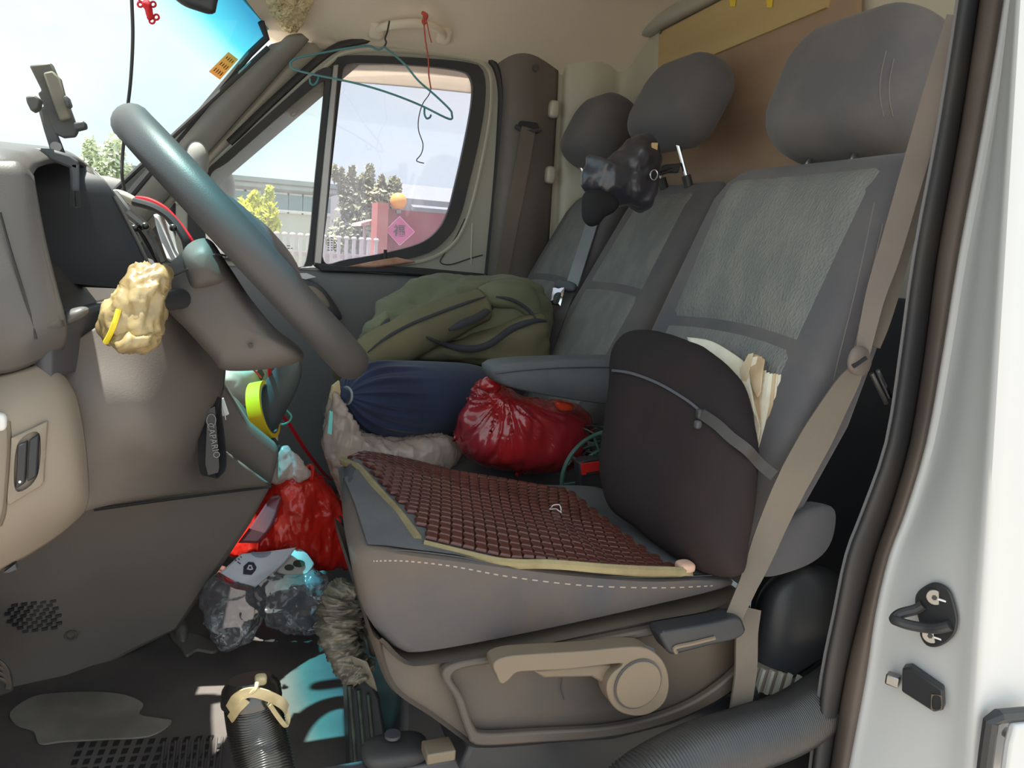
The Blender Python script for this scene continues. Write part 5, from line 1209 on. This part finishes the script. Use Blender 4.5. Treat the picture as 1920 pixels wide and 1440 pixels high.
stk = mo('sticker', prism(so_, (so_[1]-so_[0]).cross(so_[3]-so_[0]).normalized()*.0006), film('sticker_orange', (240, 196, 138), .96, .5, transl=.75), sk_, 0)
sa = (so_[1]-so_[0]).normalized(); sbv = (so_[3]-so_[0]).normalized(); sn = sa.cross(sbv)
si = M('sticker_ink', (156, 104, 60), rough=.6)
for r_ in range(4):
    for c_ in range(3):
        p0 = so_[0].lerp(so_[1], .12+c_*.30).lerp(so_[3].lerp(so_[2], .12+c_*.30), .2+r_*.19)
        for sg in (-1, 1): mo('print_line', box(p0+sa*.006+sn*(sg*.0008), (.014*random.uniform(.5, 1), .003, .0003), (sa, sbv, sn)), si, stk, 0)
fv = thing('fleece_patch', 'rough cream fleece pad on the headliner above the windscreen', 'pad', at(545, 20, 1.9))
fo_ = mo('fleece', puff([on(ceil, *q, .004, Y=1.9) for q in ((490, -40), (500, 0), (512, 25), (525, 45), (543, 56), (556, 45), (570, 20), (585, -10), (580, -50))], -(on(ceil, 540, 20, 0, True, 1.9)[1])*-1, .018, .01, 110, 16, .6), M('fleece_cream', (248, 232, 192), (226, 206, 160), 40, .95, bump=(150, .9, .006)), fv, 180)
wrinkle(fo_, .006, 45, 2, (1, 2, 1), 4, True)
gh = thing('grab_handle', 'beige folding grab handle on the headliner above the far door', 'handle', on(ceil, 765, 45, Y=2.1))
gp = [on(ceil, *q, l, Y=2.15) for q, l in (((706, 56), .004), ((712, 44), .018), ((725, 32), .030), ((750, 25), .036), ((780, 24), .036), ((805, 30), .034), ((822, 42), .026), ((830, 56), .014), ((834, 72), .004))]
mo('grip', tube(cat_(gp, 5), [.009+.003*math.sin(PI*i/40) for i in range(41)], 12), MATS['headliner'], gh)
for q in ((706, 56), (832, 66)):
    p, n_ = on(ceil, *q, .004, True, 2.15); mo('mount', superell(p, X_, n_.cross(X_).normalized(), n_, .022, .026, .012, 3), MATS['headliner'], gh, 180)
hgm = M('teal_wire_coat', (86, 142, 146), (60, 92, 98), 3, .4)
hn = thing('wire_coat_hanger', 'teal plastic-coated wire coat hanger hanging from the grab handle', 'hanger', at(720, 90, 2.0))
hY = 1.96
hpts = [(720, 88, hY), (738, 102, hY-.01), (760, 122, hY-.03), (785, 152, hY-.05), (815, 178, hY-.07), (842, 204, hY-.09), (847, 214, hY-.09), (842, 223, hY-.09), (790, 198, hY-.06), (740, 178, hY-.03), (690, 162, hY), (640, 150, hY+.03), (590, 140, hY+.06), (552, 130, hY+.08), (545, 122, hY+.085), (546, 116, hY+.085), (560, 108, hY+.08), (610, 98, hY+.05), (655, 90, hY+.025), (690, 86, hY+.012), (708, 93, hY+.004), (720, 88, hY)]
mo('frame', tube(cat_(pts(hpts), 5), .0026, 7), hgm, hn)
mo('neck', tube(cat_(pts([(720, 88, hY), (724, 80, hY), (722, 72, hY), (726, 60, hY+.01), (730, 40, hY+.03)]), 5), .0022, 7), MATS['rubber'], hn)
mo('side_hook', tube(cat_(pts([(796, 202, hY-.06), (796, 214, hY-.06), (800, 222, hY-.06), (806, 220, hY-.06), (808, 215, hY-.06)]), 5), .0024, 7), hgm, hn)
mo('side_hook', tube(cat_(pts([(598, 142, hY+.06), (594, 154, hY+.06), (588, 159, hY+.06), (582, 156, hY+.06), (581, 147, hY+.06)]), 5), .0022, 7), hgm, hn)
rst = thing('red_string', 'red and brown string knotted on the grab handle, dangling at the window', 'string', at(795, 160, 2.02))
rdm = M('string_red', (196, 86, 74), rough=.8)
mo('knot', tube(cat_(pts([(792, 24, 2.06), (800, 30, 2.05), (794, 40, 2.05), (798, 46, 2.05)]), 5), .005, 7), rdm, rst)
mo('strand', tube(cat_(pts([(794, 30, 2.05), (797, 70, 2.03), (803, 110, 2.02), (804, 140, 2.02), (808, 166, 2.02)]), 6), .0018, 6), rdm, rst)
mo('strand', tube(cat_(pts([(799, 34, 2.05), (804, 60, 2.04), (809, 80, 2.04)]), 6), .0014, 6), rdm, rst)
mo('lower_strand', tube(cat_(pts([(808, 166, 2.02), (804, 178, 2.02), (792, 196, 2.02), (785, 222, 2.02), (785, 245, 2.02), (793, 270, 2.02), (790, 288, 2.02), (781, 300, 2.02), (786, 304, 2.02), (795, 306, 2.02)]), 6), .0013, 6), M('string_brown', (96, 82, 74), rough=.8), rst)
# interior light / speaker cover at the foot of the far screen pillar, door mirror outside
dc = thing('tweeter_cover', 'grey domed speaker cover at the foot of the far pillar', 'speaker cover', at(372, 300, 2.2))
mo('dome', superell(at(370, 302, 2.20), X_, Z_, Y_, .028, .05, .035, 2.2), MATS['pillar_tr'], dc, 180)
xm = thing('door_mirror', 'black door mirror outside the far window', 'door mirror', at(405, 350, 2.5))
mo('housing', superell(at(404, 358, 2.50), X_, Z_, Y_, .055, .075, .05, 2.8), M('mirror_shell', (70, 76, 74), rough=.4), xm, 180)
mo('stem', tube([at(404, 390, 2.48), at(404, 440, 2.36)], .02, 8), MATS['pl_black'], xm)

# phone clamp on the instrument hood
ph = thing('phone_holder', 'black clip-on phone holder standing on the instrument hood', 'phone holder', at(110, 300, 1.02))
phm = M('holder_grey', (78, 80, 84), (92, 88, 82), 10, .5)
mo('back_plate', prism(pts([(54, 122), (96, 117), (104, 135), (130, 200), (146, 244), (140, 256), (118, 258), (100, 250), (88, 220), (78, 190), (70, 174), (78, 170), (68, 150)], 1.02), Y_*.012), phm, ph, 30, bevel=.002)
mo('cradle', prism(pts([(80, 136), (98, 132), (112, 146), (132, 222), (112, 226), (104, 206)], 1.008), Y_*.014), M('holder_pad', (120, 116, 104), rough=.7), ph, 30, bevel=.002)
mo('claw', prism(pts([(124, 184), (132, 184), (138, 202), (130, 206)], 1.01), NEAR*.02), phm, ph, 30, bevel=.002)
mo('claw', prism(pts([(142, 234), (163, 230), (166, 243), (146, 248)], 1.01), NEAR*.02), phm, ph, 30, bevel=.002)
mo('claw', prism(pts([(55, 186), (72, 183), (82, 190), (78, 208), (66, 214), (58, 198)], 1.01), NEAR*.02), phm, ph, 30, bevel=.002)
mo('arm', loft([[at(px-w_, py+3, 1.03-.01), at(px+w_, py-3, 1.03-.01), at(px+w_, py-3, 1.05), at(px-w_, py+3, 1.05)] for px, py, w_ in ((80, 200, 9), (92, 240, 10), (104, 272, 12), (112, 296, 13))]), phm, ph, 30, bevel=.003)
mo('joint', disc(at(106, 276, 1.015), NEAR, .0055, .005, 18), MATS['steel'], ph, 30)
mo('clamp_top', loft([[at(px, py-h_, 1.0), at(px, py+h_, 1.0), at(px, py+h_, 1.06), at(px, py-h_, 1.06)] for px, py, h_ in ((-40, 286, 5), (40, 282, 6), (95, 290, 11), (130, 302, 13), (148, 312, 10))]), phm, ph, 30, bevel=.003)
mo('clamp_jaw', loft([[at(px-w_, py, 1.0), at(px+w_, py, 1.0), at(px+w_, py, 1.04), at(px-w_, py, 1.04)] for px, py, w_ in ((139, 304, 10), (140, 330, 9), (140, 360, 9), (141, 380, 10), (141, 390, 8))]), MATS['vinyl'], ph, 30, bevel=.003)
for px in (136, 146): mo('pad', tube([at(px, 358, .996), at(px+1, 388, .996)], .003, 6), MATS['pl_black'], ph)

# clutter on the open dash top beyond the hood
M('card_white', (236, 238, 240), rough=.35)  # the white card's own colour
dt = thing('dash_wiring', 'bundle of black and red cables looping over the open dash top', 'cables', at(300, 430, 1.45))
mo('red_cable', tube(cat_(pts([(255, 372, 1.44), (280, 376, 1.43), (310, 392, 1.42), (336, 420, 1.41), (355, 446, 1.40), (364, 462, 1.40)]), 6), .0045, 7), MATS['red_wire'], dt)
mo('black_cable', tube(cat_(pts([(250, 378, 1.42), (290, 390, 1.41), (322, 412, 1.40), (345, 445, 1.39), (352, 470, 1.39)]), 6), .007, 8), MATS['pl_black'], dt)
mo('black_cable', tube(cat_(pts([(215, 362, 1.40), (240, 395, 1.38), (262, 430, 1.37), (285, 470, 1.36), (305, 505, 1.36)]), 6), .006, 8), MATS['pl_black'], dt)
mo('black_cable', tube(cat_(pts([(240, 400, 1.36), (270, 425, 1.35), (290, 455, 1.345), (306, 492, 1.34)]), 6), .008, 8), MATS['hose_black'], dt)
for (px, py) in ((252, 428), (272, 424), (296, 464), (298, 478), (325, 427)): mo('clip', superell(at(px, py, 1.345), X_, Z_, Y_, .006, .006, .006, 2.5, 14, 8), MATS['hose_black'], dt, 180)
dcv = thing('dash_vent_cover', 'long pale dusty vent cover lying on the dash top', 'cover', at(250, 380, 1.45))
cvr = mo('cover', puff(pts([(212, 356), (232, 358), (262, 374), (282, 388), (278, 394), (250, 386), (225, 372)], 1.45), NEAR, .012, .02, 36, 6, .7), M('cover_pale', (206, 196, 176), rough=.5), dcv, 180)
pd_ = thing('white_card', 'curved white card standing on the dash top', 'card', at(315, 450, 1.42))
mo('card', patch([pts([(288, 402, 1.42), (304, 402, 1.42), (310, 412, 1.44)]), pts([(296, 430, 1.41), (310, 430, 1.42), (326, 436, 1.44)]), pts([(306, 460, 1.40), (318, 464, 1.41), (333, 466, 1.43)]), pts([(316, 486, 1.39), (324, 490, 1.40), (336, 478, 1.42)])], 5, 5), MATS['card_white'], pd_, 180, solid=.002)
bl_ = thing('oval_lamp_lens', 'cream oval lens among the cables on the dash top', 'lens', at(262, 415, 1.37))
mo('lens', puff(pts([(246, 402), (258, 406), (272, 418), (276, 428), (264, 426), (252, 416)], 1.36), NEAR, .012, .01, 28), M('lens_cream', (214, 204, 170), rough=.3), bl_, 180)
mo('rim', tube(cat_(pts([(246, 402), (258, 406), (272, 418), (276, 428), (264, 426), (252, 416)], 1.36), 4, True), .003, 6, closed=True), MATS['pl_black'], bl_)
# ---------------------------------------------------------------- outside
M('yard', (134, 129, 122), (122, 117, 111), 1.2, .9)
gnd = struct(mo('floor_yard', box((0, 20, -.05), (160, 160, .1)), MATS['yard'], None, 0), 'pale concrete yard outside the van', 'ground')
# body sill and outer skin below the cab so that the yard's light stays outside
sk2 = sthing('wall_body', 'white outer skin of the van around and below the cab', 'van body', (0, 1.45, .3))
mo('underbody', box((.2, 1.47, .45), (2.6, 1.70, .22)), MATS['pl_black'], sk2, 0)
mo('far_side', box((.2, 2.36, .75), (2.4, .04, 1.06)), MATS['paint_white'], sk2, 0)
mo('cowl', box((-.95, 1.45, .95), (.7, 1.7, .66)), MATS['paint_white'], sk2, 0)
mo('roof_skin', box((.62, 1.40, 2.16), (1.24, 1.78, .04)), MATS['paint_white'], sk2, 0)
mo('rear_far', box((1.15, 2.36, 1.6), (.8, .04, 1.1)), MATS['paint_white'], sk2, 0)

def W(px, py, Y): return at(px, py, Y)
YB = 26
bld = thing('low_factory_building', 'long grey low factory building beyond the fence', 'building', V((5, YB, 0)))
bw = M('wall_block', (196, 196, 188), (178, 182, 178), .35, .9, stretch=(1, 1, .3))
tz = W(500, 343, YB).z; tzr = W(850, 365, YB).z
x0, x1 = W(300, 340, YB).x-2, W(900, 365, YB).x+3
mo('wall', box(((x0+x1)/2, YB+3, tz/2), (x1-x0, 6, tz)), bw, bld, 0)
mo('roof_edge', box(((x0+x1)/2, YB+2.9, tz+.06), (x1-x0+.5, 6.6, .14)), M('roof_grey', (150, 162, 164), rough=.8), bld, 0)
gwm = M('pane_grey', (120, 146, 152), rough=.15)
mo('roof_band', box(((x0+x1)/2, YB-.35, tz-.12), (x1-x0, .1, .10)), MATS['roof_grey'], bld, 0)
for k in range(8):
    xa = W(432+k*27, 385, YB).x
    if 466 < 432+k*27 < 500: continue
    wz = W(540, 380, YB-.1).z; hz = .62
    o = mo('window', box((xa+.22, YB-.06, wz-.02), (.50, .1, hz)), MATS['white_pl'], bld, 0)
    mo('pane', box((xa+.22, YB-.12, wz-.02), (.42, .04, hz-.12)), gwm, o, 0)
mo('sill', box((W(540, 396, YB).x, YB-.1, W(540, 396, YB).z), (5.5, .12, .06)), MATS['white_pl'], bld, 0)
shd = thing('grey_shed', 'low grey shed roof behind the red gate wall', 'shed', V((6, 15, 0)))
mo('shed_wall', box((W(820, 390, 15).x+.4, 16, W(800, 375, 15).z/2), (4.4, 2, W(800, 375, 15).z)), M('shed_side', (150, 150, 154), rough=.8), shd, 0)
mo('shed_roof', prism([V((W(770, 385, 15).x, 14.8, W(800, 398, 14.8).z)), V((W(880, 400, 15).x+.6, 14.8, W(800, 398, 14.8).z)), V((W(880, 400, 15).x+.6, 17, W(820, 358, 17).z)), V((W(770, 385, 15).x, 17, W(820, 358, 17).z))], Z_*.08), M('shed_top', (132, 138, 146), rough=.6), shd, 0)

YG = 7.2
gt = thing('red_gate_wall', 'red painted gate pillar wall behind the fence', 'gate wall', W(770, 460, YG))
gcol = M('gate_red', (150, 62, 74), (138, 54, 66), 3, .5)
zt = W(780, 396, YG).z
xa, xb = W(716, 400, YG).x, W(930, 400, YG).x
mo('wall', box(((xa+xb)/2, YG+.12, zt/2), (xb-xa, .24, zt)), gcol, gt, 0)
mo('post', box((W(712, 400, YG).x+.02, YG+.1, (zt+.05)/2), (.10, .3, zt+.05)), M('gate_post', (196, 120, 116), rough=.6), gt, 0)
lt = thing('round_orange_lamp', 'orange globe lamp on top of the red gate wall', 'lamp', W(747, 394, YG))
gr_ = (W(747, 361, YG)-W(747, 377, YG)).length
gmx = M('globe_orange', (255, 178, 92), rough=.4)
sp_ = mo('globe', superell(W(747, 377, YG), X_, Z_, Y_, gr_, gr_, gr_, 2, 32, 20), gmx, lt, 180)
mo('collar', tube([W(747, 394, YG), W(747, 400, YG)], .03, 12), MATS['steel'], lt)
fu = thing('fortune_poster', 'pink diamond poster with a black fortune character on the gate wall', 'poster', W(749, 434, YG-.01))
dia = [W(749, 405, YG-.005), W(778, 435, YG-.005), W(749, 461, YG-.005), W(722, 431, YG-.005)]
mo('diamond', prism(dia, NEAR*.006), M('poster_pink', (214, 96, 150), rough=.6), fu, 0)
mo('border', ring([p for p in resample(dia, 40)], [W(749, 434, YG-.005)+(p-W(749, 434, YG-.005))*.95 for p in resample(dia, 40)], NEAR*.008, 40), M('poster_edge', (240, 190, 214), rough=.6), fu, 0)
ua = (W(760, 435, YG)-W(740, 434, YG)).normalized(); ua = V((1, 0, 0)); cF = W(749, 434, YG-.02)
uz = (W(749, 420, YG)-W(749, 448, YG)).length/1.25
try:
    text('character', '\u798f', uz*1.05, cF, ua, Z_, M('ink_black', (60, 30, 50), rough=.6), fu, lift=.001, bold=.0012)
except Exception as ex:
    print('text', ex)

# picket fence with ball finials
fe = thing('picket_fence', 'pale picket fence with ball finials beside the gate wall', 'fence', W(660, 470, 6.6))
fm = M('fence_pale', (206, 198, 202), rough=.6)
YF = 6.6
ztf = W(690, 452, YF).z
xl, xr = W(200, 440, YF).x, W(712, 450, YF).x
npk = int((xr-xl)/.062)
pk_me = None; ball_me = None
def shared(name, vf, mat):
    me = bpy.data.meshes.new(name); me.from_pydata([tuple(p) for p in vf[0]], [], vf[1]); me.materials.append(mat); me.shade_smooth(); me.set_sharp_from_angle(angle=math.radians(40)); return me
pk_me = shared('picket', box((0, 0, ztf/2), (.026, .026, ztf)), fm); ball_me = shared('finial', superell(V((0, 0, ztf+.012)), X_, Z_, Y_, .024, .018, .024, 2, 10, 6), fm)
WLf = WORLD_LOC[fe.name]
for k in range(npk):
    for nm_, me in (('picket', pk_me), ('finial', ball_me)):
        if k > 130: break
        o = bpy.data.objects.new(nm_, me); COL.objects.link(o); o.parent = fe; o.matrix_parent_inverse = Matrix.Translation(-WLf); o.location = (xr-.03-k*.062, YF, 0)
for z_ in (.35, ztf-.14): mo('rail', box(((xl+xr)/2, YF+.03, z_), (xr-xl, .03, .04)), fm, fe, 0)
cab = thing('tiled_canopy', 'small pale tiled canopy beside the red gate wall', 'canopy', W(700, 420, 7.6))
mo('roof', prism([W(678, 418, 7.6), W(712, 410, 7.6), W(716, 420, 7.6), W(676, 424, 7.6)], Y_*.6), M('canopy_tile', (232, 196, 186), (200, 150, 140), 30, .7), cab, 0)
for px in (684, 706): mo('post', tube([V((W(px, 422, 7.7).x, 7.7, W(px, 422, 7.7).z)), V((W(px, 422, 7.7).x, 7.7, 0))], .015, 6), fm, cab)

# trees and shrubs: leaves as small quads on a branching frame
def leafcloud(name, label, base, pts_, n, size, cols, cat, seed, trunk=None, group=None):
    rnd = random.Random(seed)
    t_ = thing(name, label, cat, base, group)
    v, f = [], []
    for k in range(n):
        c, r = rnd.choice(pts_)
        d = V((rnd.gauss(0, 1), rnd.gauss(0, 1), rnd.gauss(0, 1))); d.normalize()
        p = c + V((d.x*r[0], d.y*r[1], d.z*r[2]))*(rnd.random()**.4)
        a = V((rnd.gauss(0, 1), rnd.gauss(0, 1), rnd.gauss(0, 1))).normalized(); b = a.orthogonal().normalized()
        s_ = size*rnd.uniform(.6, 1.3); i = len(v)
        v += [p+a*s_, p+b*s_*.5, p-a*s_, p-b*s_*.5]; f.append((i, i+1, i+2, i+3))
    m = M('leaf_'+str(seed), cols[0], cols[1], 6, .7)
    o = mo('foliage', (v, f), m, t_, 0); o['kind'] = 'stuff'
    for l, r in (trunk or []): mo('branch', tube(l, r, 6), M('bark_%d' % seed, (112, 100, 88), rough=.9) if 'bark_%d' % seed not in MATS else MATS['bark_%d' % seed], t_)
    return t_
YT = 9.5
def S(Y): return Y*1.06/F_PX
cl_ = []
rnd = random.Random(3)
for (px, py, rx, rz) in ((660, 420, 34, 40), (640, 450, 30, 25), (690, 400, 36, 38), (720, 400, 22, 26), (655, 380, 20, 30), (700, 365, 22, 24), (640, 340, 6, 22), (660, 335, 7, 24), (678, 350, 7, 22), (693, 330, 8, 22), (716, 350, 7, 20), (735, 352, 7, 18), (745, 352, 6, 18), (672, 370, 16, 24), (650, 352, 10, 24), (628, 325, 4, 14), (725, 375, 16, 20)):
    cl_.append((W(px, py, YT), (rx*S(YT), rx*S(YT), rz*S(YT))))
tb_ = W(680, 500, YT)
leafcloud('leafy_tree', 'grey-green leafy tree with upright twigs behind the fence', V((tb_.x, YT, 0)), cl_, 5200, .040, ((148, 152, 122), (176, 176, 142)), 'tree', 11,
          [([V((tb_.x, YT, 0)), W(675, 430, YT)], [.06, .04]), ([W(675, 440, YT), W(655, 330, YT)], [.03, .008]), ([W(678, 440, YT), W(693, 325, YT)], [.03, .008]), ([W(680, 430, YT), W(735, 345, YT)], [.03, .008])])
cl2 = [(W(px, py, 8), (r_*S(8), r_*S(8), r2*S(8))) for px, py, r_, r2 in ((460, 400, 24, 26), (485, 412, 30, 22), (500, 400, 18, 24), (475, 435, 26, 16), (510, 425, 14, 18), (478, 375, 10, 16), (505, 370, 6, 20))]
leafcloud('yellow_shrub', 'bright yellow-green shrub outside the front quarter window', V((W(480, 500, 8).x, 8, 0)), cl2, 3200, .03, ((214, 214, 40), (196, 206, 60)), 'shrub', 12, [([V((W(480, 500, 8).x, 8, 0)), W(480, 420, 8)], [.03, .015])])
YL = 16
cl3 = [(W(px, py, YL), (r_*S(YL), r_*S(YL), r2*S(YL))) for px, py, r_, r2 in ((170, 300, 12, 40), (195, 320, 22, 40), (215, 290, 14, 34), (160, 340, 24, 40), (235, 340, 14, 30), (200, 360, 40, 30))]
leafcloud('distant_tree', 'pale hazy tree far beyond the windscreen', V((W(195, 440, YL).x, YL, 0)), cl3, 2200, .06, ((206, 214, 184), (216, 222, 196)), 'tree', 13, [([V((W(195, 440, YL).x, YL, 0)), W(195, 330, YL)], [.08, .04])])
